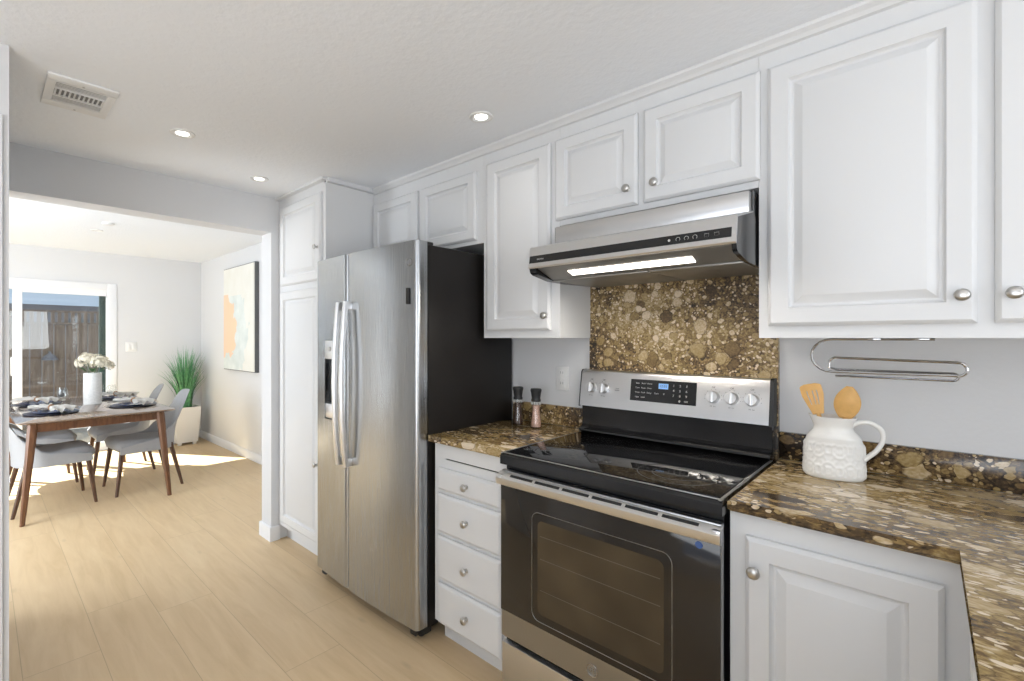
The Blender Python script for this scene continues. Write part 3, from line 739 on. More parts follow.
# ------------------------------------------------------------------ ceiling fixtures
def downlight(x, y, z, label, e=4, lit=True, group=None, r=.052):
    t = thing('recessed_light', label, 'ceiling light', (x, y, z - .012))
    b = lathe(new(), [(r * .5, -.001), (r * .70, -.006), (r * .78, -.0045), (r * .82, -.006), (r * .95, -.005), (r * 1.0, -.001), (r * 1.0, 0), (r * .5, 0), (r * .5, -.001)], 40, Matrix.Translation((x, y, z)))
    obj('trim_ring', b, 'plastic_white', t)
    b = lathe(new(), [(0, -.0030), (r * .5, -.0030), (r * .52, -.001), (0, -.001)], 32, Matrix.Translation((x, y, z)))
    obj('lens', b, 'led' if lit else 'plastic_white', t)
    if e:
        l = bpy.data.lights.new('downlight_lamp', 'SPOT'); l.energy = e; l.spot_size = math.radians(150); l.spot_blend = 1; l.shadow_soft_size = .05; l.color = (1, .96, .9)
        o = bpy.data.objects.new('downlight_lamp', l); C.objects.link(o); o.location = (x, y, z - .03)
downlight(-1.352, 1.50, KC, 'lit recessed ceiling light nearest the range hood cabinets', 1.6)
downlight(-2.433, .655, KC, 'lit recessed ceiling light right of the air vent', 1.6)
downlight(-2.805, 1.160, KC, 'lit recessed ceiling light nearest the pantry', 1.6)
downlight(-.55, .20, KC, 'lit recessed ceiling light above the camera side', 1.6)
downlight(-5.65, .79, DC, 'unlit flush disc on the dining room ceiling above the table', 0, False, r=.05)
t = thing('smoke_detector', 'small white round detector on dining room ceiling nearer the kitchen', 'smoke detector', (-5.23, .81, DC - .03))
obj('housing', lathe(new(), [(0, -.02), (.03, -.02), (.045, -.012), (.05, 0), (0, 0)], 28, Matrix.Translation((-5.23, .81, DC))), 'plastic_white', t)
# vent register
t = thing('ceiling_vent', 'white louvred air register on the kitchen ceiling at upper left', 'air vent', (-2.345, .27, KC - .008))
vx0, vx1, vy0, vy1 = -2.497, -2.197, .168, .376
b = new()
bx(b, vx0, vy0, KC - .008, vx0 + .055, vy1, KC, bev=.002); bx(b, vx1 - .055, vy0, KC - .008, vx1, vy1, KC, bev=.002)
bx(b, vx0 + .05, vy0, KC - .008, vx1 - .05, vy0 + .028, KC, bev=.002); bx(b, vx0 + .05, vy1 - .028, KC - .008, vx1 - .05, vy1, KC, bev=.002)
obj('frame', b, 'plastic_white', t)
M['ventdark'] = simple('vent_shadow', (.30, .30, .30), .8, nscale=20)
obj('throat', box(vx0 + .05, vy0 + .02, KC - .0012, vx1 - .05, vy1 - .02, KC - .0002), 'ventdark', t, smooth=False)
fx0, fx1, fy0, fy1 = vx0 + .055, vx1 - .055, vy0 + .028, vy1 - .028
b = new()
for k in range(11):
    y = fy0 + .004 + k * (fy1 - fy0 - .008) / 10
    xa, xb = fx0 + .062, fx1 - .062
    extr = [(y - .0035, KC - .0075), (y + .0035, KC - .002), (y + .0045, KC - .0025), (y - .0025, KC - .008)]
    extr_x(b, extr, xa, xb)
obj('slat', b, 'plastic_white', t, smooth=False)
b = new()
for xa, xb in ((fx0, fx0 + .058), (fx1 - .058, fx1)):
    for k in range(5):
        x = xa + .006 + k * .0115; bx(b, x - .0022, fy0, KC - .0065, x + .0022, fy1, KC - .0055)
bx(b, fx0 + .058, fy0, KC - .008, fx0 + .062, fy1, KC); bx(b, fx1 - .062, fy0, KC - .008, fx1 - .058, fy1, KC)
obj('slat', b, 'plastic_white', t, smooth=False)
b = new(); cyl(b, (vx1 - .035, .272, KC - .010), (vx1 - .035, .272, KC - .0075), .004); cyl(b, (vx0 + .02, .272, KC - .010), (vx0 + .02, .272, KC - .0075), .004)
obj('screw', b, 'nickel', t)
# strike plate on wall_left edge
t = tag(obj('strike_plate', box(-2.135, .0662, .865, -2.101, .0685, .915, bev=.001), 'chrome', base=(-2.12, .067, .89)), 'small metal latch plate on the wall edge at far left', 'latch plate')

# ------------------------------------------------------------------ counter objects
def rot2(o, rz): o.rotation_euler = (0, 0, rz)
# pitcher, oval
PX, PYY, PZ = -.213, 1.872, .926
t = thing('pitcher', 'white embossed ceramic pitcher holding two wooden utensils on the counter', 'pitcher', (PX, PYY, PZ))
prof = [(.0, .001), (.070, .001), (.0755, .008), (.0765, .03), (.0755, .07), (.0735, .105), (.067, .128), (.052, .148), (.0475, .160), (.050, .175), (.055, .188), (.0555, .191), (.052, .190), (.046, .176), (.043, .160), (.047, .148), (.060, .128), (.065, .10), (.066, .02), (0, .012)]
b = new(); SEG = 160
rings = []
P2 = []
for (r0, z0), (r1, z1) in zip(prof, prof[1:]):
    n = max(1, int(abs(z1 - z0) / .0035)) if (r0 > .05 and r1 > .05 and .008 <= z0 <= .105 and z1 > z0) else 2
    for k in range(n): P2.append((r0 + (r1 - r0) * k / n, z0 + (z1 - z0) * k / n, len(P2)))
P2.append((prof[-1][0], prof[-1][1], 0))
outer_end = max(i for i, p in enumerate(P2) if p[1] >= .1905)
for idx, (r, z, _) in enumerate(P2):
    if r < 1e-6: rings.append([b.verts.new((PX, PYY, PZ + z))]); continue
    ring = []
    sy = .60 + .28 * max(0, min(1, (z - .10) / .06))
    for i in range(SEG):
        a = 2 * PI * i / SEG; rr = r
        if idx < outer_end and .010 < z < .112:
            # embossed medallions: diamonds and petals
            u = a / (2 * PI) * 9; v = (z - .012) / .098 * 1.5 + .25
            fu = ((u + .5 * int(v)) % 1) - .5; fv = (v % 1) - .5
            d1_ = abs(math.hypot(fu * 1.0, fv * .95) - .36); d2_ = abs(math.hypot(fu, fv) - .16); d3_ = abs(abs(fu) - abs(fv) * .8)
            d4_ = abs(math.hypot(abs(fu) - .5, fv) - .2)
            e = max(math.exp(-(d1_ / .045) ** 2), math.exp(-(d2_ / .05) ** 2), .8 * math.exp(-(d3_ / .035) ** 2), math.exp(-(d4_ / .045) ** 2))
            rr += .0032 * e
        x = rr * math.cos(a); y = rr * math.sin(a) * sy
        if z > .15 and math.cos(a) < -.6:   # spout
            x -= .008 * (z - .15) / .04 * ((-math.cos(a) - .6) / .4)
        ring.append(b.verts.new((PX + x, PYY + y, PZ + z + (.004 * ((-math.cos(a) - .6) / .4) if (z > .18 and math.cos(a) < -.6) else 0))))
    rings.append(ring)
for A_, B_ in zip(rings, rings[1:]):
    if len(A_) == 1:
        for i in range(SEG): b.faces.new((A_[0], B_[(i + 1) % SEG], B_[i]))
    elif len(B_) == 1:
        for i in range(SEG): b.faces.new((A_[i], A_[(i + 1) % SEG], B_[0]))
    else:
        for i in range(SEG): b.faces.new((A_[i], A_[(i + 1) % SEG], B_[(i + 1) % SEG], B_[i]))
bmesh.ops.transform(b, matrix=Matrix.Translation((PX, PYY, PZ)) @ Matrix.Rotation(math.radians(8), 4, 'Z') @ Matrix.Translation((-PX, -PYY, -PZ)), verts=b.verts[:])
obj('body', b, 'ceramic', t, ang=80)
hp = spline([(PX + .046, PYY + .004, PZ + .168), (PX + .062, PYY + .005, PZ + .178), (PX + .088, PYY + .008, PZ + .178), (PX + .111, PYY + .010, PZ + .160), (PX + .114, PYY + .010, PZ + .130), (PX + .100, PYY + .008, PZ + .098), (PX + .080, PYY + .006, PZ + .075), (PX + .070, PYY + .005, PZ + .064)], 6)
obj('handle', tube(new(), hp, lambda u: .0075 - .001 * math.sin(u * PI), 12), 'ceramic', t)
# utensils
def utensil(name, label, base, tip, w_, l_, slots, cat):
    base = Vector(base); tip = Vector(tip); ax = (tip - base).normalized(); view = Vector((0, -1, 0)); sd = ax.cross(view).normalized(); nn = sd.cross(ax).normalized()
    H_ = (tip - base).length
    t = thing(name, label, cat, base)
    b = new(); tube(b, [base + ax * (H_ - l_ - .01) * k / 8 for k in range(9)], lambda u: .005 + .001 * u, 10)
    obj('shaft', b, 'wood_sp', t)
    b = new(); rows = 26; cols = 16; hw = []
    for k in range(rows + 1):
        u = k / rows; s0 = H_ - l_ - .015
        if slots: ww = w_ / 2 * (.50 + .50 * min(1, u * 1.6)) * (1 if u < .9 else math.sqrt(max(0, 1 - ((u - .9) / .1) ** 2 * .75)))
        else: ww = w_ / 2 * (math.sin(PI * min(1, (u * .86 + .10))) ** .75 if u < 1 else .1)
        if not slots and u > .985: ww = w_ * .12
        hw.append((s0 + (l_ + .015) * u, max(ww, .004)))
    for side in (-1, 1):
        g = []
        for s_, ww in hw:
            row = []
            for c in range(cols + 1):
                q = -1 + 2 * c / cols
                dish = 0 if slots else -.006 * (1 - q * q) * math.sin(PI * min(1, max(0, (s_ - (H_ - l_)) / l_)))
                row.append(b.verts.new(base + ax * s_ + sd * ww * q + nn * (side * .0022 * math.sqrt(max(0.02, 1 - q ** 4)) - dish)))
            g.append(row)
        for k in range(rows):
            for c in range(cols):
                cut = slots and 7 < k < 20 and c in (4, 8, 11)
                if cut: continue
                b.faces.new((g[k][c], g[k][c + 1], g[k + 1][c + 1], g[k + 1][c]))
        if side == -1: G0 = g
    # stitch outlines
    G1 = g
    def st(p, q): b.faces.new((p[0], p[1], q[1], q[0]))
    for k in range(rows):
        st((G0[k][0], G0[k + 1][0]), (G1[k][0], G1[k + 1][0])); st((G0[k][cols], G0[k + 1][cols]), (G1[k][cols], G1[k + 1][cols]))
    for c in range(cols):
        st((G0[0][c], G0[0][c + 1]), (G1[0][c], G1[0][c + 1])); st((G0[rows][c], G0[rows][c + 1]), (G1[rows][c], G1[rows][c + 1]))
    obj('blade' if slots else 'bowl', b, 'wood_sp', t, ang=60)
utensil('slotted_turner', 'slotted wooden turner standing in the white pitcher, left', (PX + .008, PYY - .004, PZ + .02), (PX - .062, PYY + .004, PZ + .287), .058, .082, True, 'turner')
utensil('wooden_spoon', 'wooden spoon standing in the white pitcher, right', (PX + .008, PYY + .006, PZ + .02), (PX + .038, PYY + .012, PZ + .285), .066, .085, False, 'spoon')
# grinders
def grinder(x, y, fill, label):
    z = .926
    t = thing('spice_grinder', label, 'grinder', (x, y, z)); T = Matrix.Translation((x, y, z))
    b = lathe(new(), [(0, 0), (.0255, 0), (.027, .004), (.0262, .025), (.022, .055), (.0195, .085), (.020, .110), (.0215, .128), (.0195, .128), (.018, .110), (.0175, .085), (.0200, .055), (.0242, .025), (.0240, .005), (0, .004)], 32, T)
    obj('bottle', b, 'clear', t)
    b = lathe(new(), [(0, .0045), (.0235, .0050), (.0237, .025), (.0195, .055), (.0170, .085), (.0175, .108), (0, .112)], 28, T); obj('filling', b, fill, t)
    b = lathe(new(), [(0, .127), (.0225, .127), (.0235, .135), (.0205, .141), (.0215, .150), (.0245, .170), (.0270, .178), (.0265, .186), (.0235, .189), (0, .189)], 32, T); obj('cap', b, 'black_matte', t)
    b = new(); 
    for k in range(10):
        a = 2 * PI * k / 10; q = Vector((x + .0212 * math.cos(a), y + .0212 * math.sin(a), z + .120)); bx(b, q.x - .003, q.y - .003, q.z - .007, q.x + .003, q.y + .003, q.z + .006)
    obj('label_band', b, 'print', t)
grinder(-1.468, 1.905, 'pepper', 'black-capped grinder of dark peppercorns, beside the refrigerator')
grinder(-1.355, 1.90, 'salt', 'black-capped grinder of pink salt, nearer the range')
# towel holder under the wall cabinet
t = thing('towel_holder', 'chrome wire paper towel holder under the right wall cabinet', 'towel holder', (-.1, 1.86, 1.27))
y1, y2 = 1.85, 1.885
def arcp(cx_, cz_, r, a0, a1, y, n=10): return [(cx_ + r * math.cos(math.radians(a0 + (a1 - a0) * k / n)), y, cz_ + r * math.sin(math.radians(a0 + (a1 - a0) * k / n))) for k in range(n + 1)]
b = new()
p = [(.01, y1, 1.356), (-.212, y1, 1.356)] + arcp(-.215, 1.306, .050, 90, 270, y1)[1:] + [(-.14, y1, 1.256), (.052, y1, 1.258)] + arcp(.052, 1.275, .0185, -90, 90, y1)[0:] + [(-.21, y1, 1.300)]
tube(b, p, .0038, 8)
obj('frame', b, 'chrome', t)
b = new()
p = [(-.205, y1, 1.300)] + arcp(-.205, 1.284, .016, 90, 180, y1, 4)[1:] + [(-.221, y1, 1.27), (-.205, y2, 1.262), (.045, y2, 1.262)] + arcp(.045, 1.252, .010, 90, -90, y2, 6)[1:] + [(-.21, y2, 1.242)]
tube(b, p, .0036, 8); obj('towel_rod', b, 'chrome', t)
b = new(); bx(b, -.13, y1 - .012, 1.3545, -.10, y1 + .012, 1.3598, bev=.001); bx(b, -.03, y1 - .012, 1.3545, 0, y1 + .012, 1.3598, bev=.001); obj('mount', b, 'chrome', t)

# ------------------------------------------------------------------ dining room
# table; local: x = depth away from camera is -x, width along y
TB = thing('dining_table', 'walnut dining table set for four in the dining room', 'table', (-5.46, .665, 0), rz=0)
TR = math.radians(1.5)
def tabm(b): bmesh.ops.transform(b, matrix=Matrix.Translation((-5.46, .665, 0)) @ Matrix.Rotation(TR, 4, 'Z'), verts=b.verts[:]); return b
def tpt(x, y): v = Matrix.Rotation(TR, 3, 'Z') @ Vector((x, y, 0)); return v.x - 5.46, v.y + .665
hl, hwid = .86, .51
def rrp(hx, hy, r, n=6):
    out = []
    for cx_, cy_, a0 in ((hx - r, hy - r, 0), (-hx + r, hy - r, 90), (-hx + r, -hy + r, 180), (hx - r, -hy + r, 270)):
        for i in range(n + 1):
            a = math.radians(a0 + 90 * i / n); out.append((cx_ + r * math.cos(a), cy_ + r * math.sin(a)))
    return out
b = new(); R_ = []
for (hx, hy, z) in ((hl - .05, hwid - .05, .724), (hl - .004, hwid - .004, .741), (hl, hwid, .745), (hl, hwid, .748), (hl - .003, hwid - .003, .750)):
    R_.append([b.verts.new((x, y, z)) for x, y in rrp(hx, hy, .03)])
for A_, B_ in zip(R_, R_[1:]):
    for i in range(len(A_)): b.faces.new((A_[i], A_[(i + 1) % len(A_)], B_[(i + 1) % len(A_)], B_[i]))
b.faces.new(R_[0][::-1]); b.faces.new(R_[-1]); obj('tabletop', tabm(b), 'tabletop', TB)
b = new(); q = .10
bx(b, hl - q - .01, -hwid + q, .662, hl - q + .012, hwid - q, .725); bx(b, -hl + q - .012, -hwid + q, .662, -hl + q + .01, hwid - q, .725)
bx(b, -hl + q, hwid - q - .01, .662, hl - q, hwid - q + .012, .725); bx(b, -hl + q, -hwid + q - .012, .662, hl - q, -hwid + q + .01, .725)
obj('apron', tabm(b), 'walnut', TB, smooth=False)
for sx in (1, -1):
    for sy in (1, -1):
        b = new(); ring0 = None
        for z, w_ in ((.728, .030), (.60, .028), (.30, .022), (0, .015)):
            u = 1 - z / .728; cx_ = sx * (hl - .105 + .045 * u); cy_ = sy * (hwid - .100 + .062 * u)
            ring = [b.verts.new((cx_ + w_ * a_, cy_ + w_ * c_, z)) for a_, c_ in ((1, .5), (.5, 1), (-.5, 1), (-1, .5), (-1, -.5), (-.5, -1), (.5, -1), (1, -.5))]
            if ring0:
                for k in range(8): b.faces.new((ring0[k], ring0[(k + 1) % 8], ring[(k + 1) % 8], ring[k]))
            else: b.faces.new(ring)
            ring0 = ring
        b.faces.new(ring0[::-1]); obj('leg', tabm(b), 'walnut', TB)
# chair at origin, faces +y
def chair_parts(label, loc, rz):
    t = thing('dining_chair', label, 'chair', (0, 0, 0), 'grey upholstered chairs around the dining table')
    # seat pad
    b = new(); nx, ny = 14, 14; top = []; bot = []
    def edge(u, v):
        x = (u * 2 - 1); y = (v * 2 - 1)
        hw = .235 - .015 * (y < 0) * abs(y)
        px = x * math.sqrt(1 - y * y * .18) * hw; py = y * math.sqrt(1 - x * x * .18) * .245
        return px, py
    for i in range(nx + 1):
        rt, rb = [], []
        for j in range(ny + 1):
            u, v = i / nx, j / ny; px, py = edge(u, v); e = 1 - max(abs(2 * u - 1), abs(2 * v - 1))
            bulge = min(1, e * 5) ** .5
            rt.append(b.verts.new((px, py, .425 + .045 * bulge - .02 * (1 - v)))); rb.append(b.verts.new((px * .96, py * .96, .392 - .03 * bulge - .012 * (1 - v))))
        top.append(rt); bot.append(rb)
    for i in range(nx):
        for j in range(ny):
            b.faces.new((top[i][j], top[i + 1][j], top[i + 1][j + 1], top[i][j + 1])); b.faces.new((bot[i][j], bot[i][j + 1], bot[i + 1][j + 1], bot[i + 1][j]))
    for i in range(nx):
        for j in (0, ny): b.faces.new((top[i][j], top[i + 1][j], bot[i + 1][j], bot[i][j]))
    for j in range(ny):
        for i in (0, nx): b.faces.new((top[i][j], top[i][j + 1], bot[i][j + 1], bot[i][j]))
    obj('seat', b, 'fabric', t, ang=70)
    # wraparound back shell
    b = new(); NS, NT = 40, 12; inn, outr = [], []
    pipe = []
    for i in range(NS + 1):
        s = -1 + 2 * i / NS; a_ = abs(s)
        # plan: U from front left to back to front right
        ang = s * math.radians(105)
        if a_ < .62:
            ph = s / .62 * PI / 2; bx_ = .235 * math.sin(ph); by_ = -.10 - .15 * math.cos(ph); nxn, nyn = math.sin(ph), -math.cos(ph)
        else:
            k = (a_ - .62) / .38; bx_ = math.copysign(.235, s); by_ = -.10 + .30 * k; nxn, nyn = math.copysign(1, s), 0
        if a_ < .24: h = .475 - .02 * (a_ / .24) ** 3
        elif a_ < .75:
            k = (a_ - .24) / .51; h = .455 - .385 * (1 - (1 - k) ** 2.2)
        else: h = .07 - .035 * (a_ - .75) / .25
        ri, ro = [], []
        for j in range(NT + 1):
            v = j / NT; z = .358 + (h + .027) * v
            lean = .16 * v * v * (h / .475) * (1 if a_ < .5 else .4)
            nar = 1 - .12 * v * (h / .475)
            th = .040 * (1 - .55 * v)
            rr = .5
            edge_ = math.sqrt(max(0, 1 - (max(0, v - .85) / .15) ** 2)) if v > .85 else 1
            cx_ = bx_ * nar; cy_ = by_ - lean
            ri.append(b.verts.new((cx_ - nxn * th / 2 * edge_, cy_ - nyn * th / 2 * edge_, z))); ro.append(b.verts.new((cx_ + nxn * th / 2 * edge_, cy_ + nyn * th / 2 * edge_, z)))
        inn.append(ri); outr.append(ro)
        pipe.append(((ri[-1].co + ro[-1].co) / 2).copy())
    for i in range(NS):
        for j in range(NT):
            b.faces.new((inn[i][j], inn[i][j + 1], inn[i + 1][j + 1], inn[i + 1][j])); b.faces.new((outr[i][j], outr[i + 1][j], outr[i + 1][j + 1], outr[i][j + 1]))
        b.faces.new((inn[i][NT], outr[i][NT], outr[i + 1][NT], inn[i + 1][NT])); b.faces.new((inn[i][0], inn[i + 1][0], outr[i + 1][0], outr[i][0]))
    for i in (0, NS):
        for j in range(NT): b.faces.new((inn[i][j], outr[i][j], outr[i][j + 1], inn[i][j + 1]))
    obj('backrest', b, 'fabric', t, ang=70)
    for sx in (-1, 1):
        for fy in (1, -1):
            b = new(); p0 = Vector((sx * .185, fy * .175 - (.02 if fy < 0 else 0), .40)); p1 = Vector((sx * .222, (.225 if fy > 0 else -.285), 0))
            ring0 = None
            for u, w_ in ((0, .019), (.5, .016), (1, .011)):
                c = p0.lerp(p1, u); ring = [b.verts.new((c.x + w_ * a_, c.y + w_ * c_, c.z)) for a_, c_ in ((1, .5), (.5, 1), (-.5, 1), (-1, .5), (-1, -.5), (-.5, -1), (.5, -1), (1, -.5))]
                if ring0:
                    for k in range(8): b.faces.new((ring0[k], ring0[(k + 1) % 8], ring[(k + 1) % 8], ring[k]))
                else: b.faces.new(ring)
                ring0 = ring
            b.faces.new(ring0[::-1]); obj('leg', b, 'walnut_leg', t)
    b = new(); bx(b, -.19, .14, .365, .19, .165, .395); bx(b, -.19, -.19, .365, .19, -.165, .395); bx(b, -.19, -.19, .365, -.165, .16, .395); bx(b, .165, -.19, .365, .19, .16, .395)
    obj('seat_frame', b, 'walnut_leg', t, smooth=False)
    t.location = loc; t.rotation_euler = (0, 0, rz); return t
def copy_thing(src, label, loc, rz):
    r = src.copy(); C.objects.link(r); r.location = loc; r.rotation_euler = (0, 0, rz); r['label'] = label
    for ch in list(src.children):
        c = ch.copy(); C.objects.link(c); c.parent = r
        for g in ch.children:
            d_ = g.copy(); C.objects.link(d_); d_.parent = c
    return r
c0 = chair_parts('grey upholstered chair at the near right side of the dining table', (-5.16, 1.035, 0), PI + math.radians(3))
copy_thing(c0, 'grey upholstered chair at the near left, partly behind the wall edge', (-5.12, .44, 0), math.radians(4))
copy_thing(c0, 'grey upholstered chair at the far right, before the far wall', (-5.94, 1.00, 0), PI + math.radians(-2))
copy_thing(c0, 'grey upholstered chair at the far left side, nearest the glass door', (-5.92, .415, 0), math.radians(2))
# place settings
def setting(x, y, where, face):
    wx, wy = tpt(x, y); z = .7502
    t = tag(obj('charger', lathe(new(), [(0, 0), (.12, 0), (.175, .008), (.178, .011), (.172, .012), (.12, .004), (0, .003)], 40, Matrix.Translation((wx, wy, z))), 'navy', base=(wx, wy, z)), 'dark navy charger plate at the %s place' % where, 'charger', 'charger plates on the dining table')
    tag(obj('dinner_plate', lathe(new(), [(0, 0), (.08, 0), (.125, .012), (.128, .015), (.122, .015), (.08, .005), (0, .004)], 40, Matrix.Translation((wx, wy, z + .0075))), 'plate', base=(wx, wy, z + .0075)), 'blue glazed dinner plate at the %s place' % where, 'plate', 'dinner plates on the dining table')
    # napkin: bow pulled through a ring
    b = new(); nx, ny = 34, 18; g = []
    rnd = random.Random(int(wx * 100) + int(wy * 10))
    ph = rnd.random() * 6
    for i in range(nx + 1):
        row = []
        for j in range(ny + 1):
            u = -1 + 2 * i / nx; v = -1 + 2 * j / ny
            wv = .015 + .095 * abs(u) ** .8
            px = u * .19; py = v * wv
            fold = .016 * math.sin(v * 9 + ph + u * 2) * min(1, abs(u) * 1.5 + .2) + .006 * math.sin(v * 17 + u * 5 + ph)
            hz = .036 + fold + .010 * (1 - abs(u)) - .020 * max(0, abs(u) - .7)
            row.append(b.verts.new((px, py, hz)))
        g.append(row)
    for i in range(nx):
        for j in range(ny): b.faces.new((g[i][j], g[i + 1][j], g[i + 1][j + 1], g[i][j + 1]))
    r_ = bmesh.ops.solidify(b, geom=b.faces[:], thickness=.006)
    bmesh.ops.transform(b, matrix=Matrix.Translation((wx, wy, z + .012)) @ Matrix.Rotation(face, 4, 'Z'), verts=b.verts[:])
    tag(obj('napkin', b, 'linen', base=(wx, wy, z + .02), ang=80), 'off-white linen napkin gathered on the %s plate' % where, 'napkin', 'napkins on the dining table')
    b = new(); mr = Matrix.Translation((wx, wy, z + .050)) @ Matrix.Rotation(face, 4, 'Z')
    pts = [mr @ Vector((0, .020 * math.cos(a), .020 * math.sin(a))) for a in [2 * PI * k / 20 for k in range(20)]]
    tube(b, pts, .006, 8, True)
    tag(obj('napkin_ring', b, 'ringwood', base=(wx, wy, z + .03)), 'brown wooden ring around the %s napkin' % where, 'napkin ring', 'napkin rings on the dining table')
setting(.42, -.27, 'near left', .5)
setting(-.33, -.29, 'far left', .6)
setting(.38, .30, 'near right', .45)
setting(-.36, .31, 'far right', .5)
# glasses
def glass(x, y, label):
    z = .7502
    b = lathe(new(), [(0, .001), (.03, .001), (.032, .004), (.005, .008), (.004, .06), (.02, .075), (.036, .10), (.038, .13), (.033, .165), (.0318, .165), (.0365, .13), (.0345, .10), (.018, .078), (0, .072)], 28, Matrix.Translation((x, y, z)))
    tag(obj('wine_glass', b, 'clear', base=(x, y, z)), label, 'glass', 'glasses beside the vase')
for k, (x, y, l) in enumerate(((.10, -.16, 'clear stemmed glass left of the white vase'), (-.05, .215, 'clear stemmed glass right of the white vase, near side'), (-.12, -.14, 'clear stemmed glass behind the vase, left'), (-.16, .14, 'clear stemmed glass behind the vase, right'))):
    glass(*tpt(x, y), l)
# vase + flowers
vx, vy = -5.50, .735
b = lathe(new(), [(0, 0), (.066, 0), (.069, .004), (.070, .14), (.069, .285), (.065, .288), (.062, .284), (.062, .02), (0, .015)], 40, Matrix.Translation((vx, vy, .7502)))
tag(obj('vase', b, 'vase', base=(vx, vy, .7502)), 'white textured cylinder vase in the middle of the dining table', 'vase')
t = thing('flower_bouquet', 'cream hydrangea bouquet standing in the white vase', 'flowers', (vx, vy, .78))
rnd = random.Random(5)
ends = [(-.085, -.06, 1.125, .062), (.0, -.045, 1.16, .066), (.085, .03, 1.135, .064), (-.01, .075, 1.13, .060), (-.075, .045, 1.15, .055), (.03, .11, 1.10, .05)]
b = new()
for dx, dy, z, r in ends: tube(b, spline([(vx + dx * .15, vy + dy * .15, .785), (vx + dx * .4, vy + dy * .4, 1.03), (vx + dx, vy + dy, z)], 5), .003, 6)
obj('stems', b, 'leaf', t)
for dx, dy, z, r in ends:
    b = new(); c = Vector((vx + dx, vy + dy, z))
    for k in range(90):
        u = rnd.uniform(-.5, 1); a = rnd.uniform(0, 2 * PI); s_ = math.sqrt(max(0, 1 - u * u)); n_ = Vector((s_ * math.cos(a), s_ * math.sin(a), u))
        q = n_.to_track_quat('Z', 'Y').to_matrix(); pc = c + n_ * r * rnd.uniform(.82, 1.1)
        rt = rnd.uniform(0, PI)
        for m_ in range(4):
            aa = rt + m_ * PI / 2; w_ = .012
            p0 = pc; p1 = pc + q @ Vector((w_ * math.cos(aa - .5), w_ * math.sin(aa - .5), .002)); p2 = pc + q @ Vector((w_ * 1.4 * math.cos(aa), w_ * 1.4 * math.sin(aa), .001)); p3 = pc + q @ Vector((w_ * math.cos(aa + .5), w_ * math.sin(aa + .5), .002))
            b.faces.new([b.verts.new(p) for p in (p0, p1, p2, p3)])
    obj('bloom', b, 'petal', t, smooth=False)
for (dx, dy, z) in ((.04, .17, 1.10), (-.12, -.11, 1.08), (.13, -.02, 1.08), (.0, .14, 1.06)):
    b = new(); p0 = Vector((vx + dx * .4, vy + dy * .4, 1.05)); p1 = Vector((vx + dx, vy + dy, z)); ax = (p1 - p0); sd = ax.cross(Vector((0, 0, 1))).normalized()
    rows = []
    for k in range(9):
        u = k / 8; w_ = .024 * math.sin(PI * min(1, .05 + u * .95)) + .0005; c = p0 + ax * u + Vector((0, 0, .02 * math.sin(PI * u)))
        rows.append([b.verts.new(c + sd * w_), b.verts.new(c - Vector((0, 0, .004))), b.verts.new(c - sd * w_)])
    for A_, B_ in zip(rows, rows[1:]):
        for k in range(2): b.faces.new((A_[k], A_[k + 1], B_[k + 1], B_[k]))
    obj('leaf', b, 'leaf', t)
# potted grass
gx, gy = -6.82, 1.865
t = thing('potted_grass', 'tall green ornamental grass in a white tapered planter by the far corner', 'plant', (gx, gy, 0))
b = new(); R_ = []
for s_, z in ((.120, .03), (.146, .46), (.148, .48), (.136, .48), (.132, .44)):
    R_.append([b.verts.new((gx + s_ * p, gy + s_ * q_, z)) for p, q_ in ((-1, -1), (1, -1), (1, 1), (-1, 1))])
for A_, B_ in zip(R_, R_[1:]):
    for k in range(4): b.faces.new((A_[k], A_[(k + 1) % 4], B_[(k + 1) % 4], B_[k]))
b.faces.new(R_[0][::-1])
for p in (-1, 1):
    for q_ in (-1, 1): bx(b, gx + p * .085 - .02, gy + q_ * .085 - .02, 0, gx + p * .085 + .02, gy + q_ * .085 + .02, .035)
obj('planter', b, 'planter', t, smooth=False)
obj('soil', box(gx - .131, gy - .131, .42, gx + .131, gy + .131, .445), 'soil', t, smooth=False)
b = new(); rnd = random.Random(11)
for k in range(260):
    a = rnd.uniform(0, 2 * PI); r0 = rnd.uniform(0, .08); ln = rnd.uniform(.45, .86); out = rnd.uniform(.03, .30) * (1.0 if ln < .75 else .75); w_ = rnd.uniform(.004, .0085)
    da = Vector((math.cos(a), math.sin(a), 0)); sd = Vector((-da.y, da.x, 0)); base = Vector((gx, gy, .44)) + da * r0; prev = None
    tw = rnd.uniform(-.6, .6)
    for j in range(7):
        u = j / 6; c = base + da * out * u ** 1.9 + Vector((0, 0, ln * (u - .18 * (out / .3) * u ** 3)))
        if c.y > DY - .03: c.y = DY - .03
        if c.x < -7.06: c.x = -7.06
        ww = w_ * (1 - u ** 2.5) + .0004; s2 = (sd * math.cos(tw) + da * math.sin(tw)) * ww
        cur = (b.verts.new(c - s2), b.verts.new(c + s2))
        if prev: b.faces.new((prev[0], prev[1], cur[1], cur[0]))
        prev = cur
obj('foliage', b, 'grass', t)
# art
t = thing('canvas_painting', 'abstract peach and mint canvas painting on the dining room wall', 'painting', (-5.64, 2.12, .985))
obj('frame', box(-6.11, 2.098, .982, -5.175, 2.139, 2.19), 'frame_dark', t, smooth=False)
obj('canvas', box(-6.10, 2.092, .99, -5.190, 2.10, 2.182), 'art', t, smooth=False)
# switch
t = thing('light_switch', 'white double switch plate on the far dining room wall', 'switch', (-7.097, 1.335, 1.25))
obj('cover_plate', box(-7.0995, 1.275, 1.19, -7.093, 1.395, 1.31, bev=.002), 'plastic_white', t)
for y in (1.31, 1.36): obj('toggle', box(-7.094, y - .015, 1.215, -7.089, y + .015, 1.285, bev=.002), 'plastic_white', t)

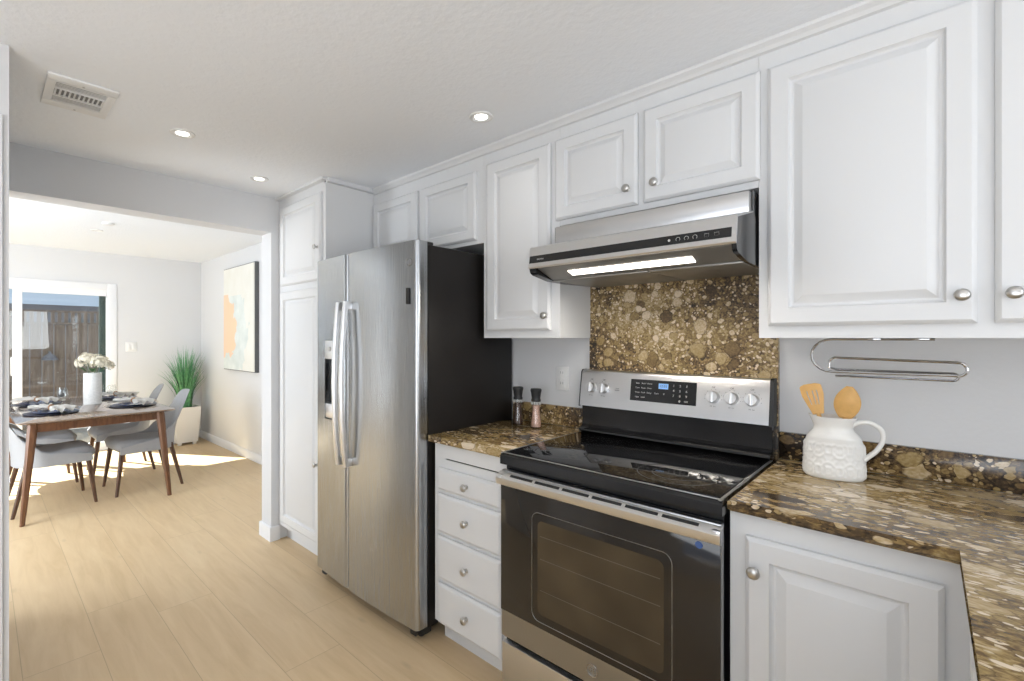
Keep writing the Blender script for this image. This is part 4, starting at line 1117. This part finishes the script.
# ------------------------------------------------------------------ outdoors
tag(struct('patio', box(-20, -14, -.12, -7.25, 16, -.06), 'concrete', smooth=False), 'grey concrete patio outside the sliding glass door', 'ground')
t = thing('wooden_fence', 'weathered brown board fence outside the sliding glass door', 'fence', (-9.5, .8, -.06))
b = new(); rnd = random.Random(3); y = -5.0
while y < 7:
    w_ = .138; xo = rnd.uniform(-.006, .006); bx(b, -9.52 + xo, y + .006, -.04, -9.50 + xo, y + w_ - .006, 1.57 + rnd.uniform(-.006, .006)); y += w_
obj('board_panel', b, 'fence', t, smooth=False)
b = new(); bx(b, -9.54, -5, 1.57, -9.45, 7, 1.60); obj('top_rail', b, 'fence', t, smooth=False)
b = new()
for k in range(150):
    y = -5 + k * .08
    for s_ in (0,): bx(b, -9.512, y, 1.60, -9.50, y + .045, 1.755)
bx(b, -9.53, -5, 1.755, -9.47, 7, 1.785); obj('lattice_top', b, 'fence', t, smooth=False)
for y in (-2.9, -.5, 1.95, 4.4): obj('post', box(-9.62, y, -.06, -9.53, y + .09, 1.80), 'fence', t, smooth=False)
t = thing('fence_lantern', 'small grey bell-shaped lantern hung on the board fence', 'lantern', (-9.47, .72, 1.03))  # solid grey bell form on a bracket before the fence
T = Matrix.Translation((-9.34, .735, 1.03))
obj('shade', lathe(new(), [(0, .13), (.015, .13), (.02, .10), (.07, .06), (.10, 0), (.095, 0), (.065, .055), (0, .09)], 24, T), 'roof', t)
obj('bracket', box(-9.495, .725, 1.14, -9.33, .745, 1.16), 'black_matte', t)
t = thing('neighbour_house', 'low grey neighbouring house behind the board fence', 'house', (-16, 2, -.06))
obj('wall', box(-18, -8, -.06, -15.8, 6, 2.05), 'neigh', t, smooth=False)
b = extr_x(new(), [(-8.3, 2.05), (6.3, 2.05), (6.3, 2.18), (-8.3, 2.18)], -18.2, -15.4); obj('roof', b, 'roof', t, smooth=False)
obj('window', box(-15.8, 1.6, 1.1, -15.77, 3.0, 1.85), 'glass', t, smooth=False)
# screen stile
t = thing('screen_door', 'dark green screen door frame edge just outside the glass', 'screen door', (-7.22, 1.06, 0))
b = new(); bx(b, -7.24, 1.028, .0, -7.21, 1.098, 1.90, bev=.003); bx(b, -7.24, 1.098, .0, -7.21, 1.14, .0301); obj('stile', b, 'darkgreen', t)
# shrub over fence
t = thing('garden_shrub', 'green leafy shrub showing above the fence at right of the glass', 'shrub', (-10.6, 1.9, -.06))
b = new(); rnd = random.Random(8)
for k in range(900):
    u = rnd.uniform(-1, 1); a = rnd.uniform(0, 2 * PI); s_ = math.sqrt(1 - u * u); rr = rnd.uniform(.6, 1)
    c = Vector((-10.6 + .35 * s_ * math.cos(a) * rr, 1.95 + .38 * s_ * math.sin(a) * rr, 1.5 + .60 * u * rr)); q = Matrix.Rotation(rnd.uniform(0, 6), 3, 'Z') @ Matrix.Rotation(rnd.uniform(0, 3), 3, 'X')
    b.faces.new([b.verts.new(c + q @ Vector(v)) for v in ((-.03, 0, 0), (0, -.015, 0), (.035, 0, 0), (0, .015, 0))])
obj('foliage', b, 'leaf', t, smooth=False)
b = new(); cyl(b, (-10.6, 1.95, -.06), (-10.6, 1.95, 1.5), .04, .02); obj('trunk', b, 'fence', t)
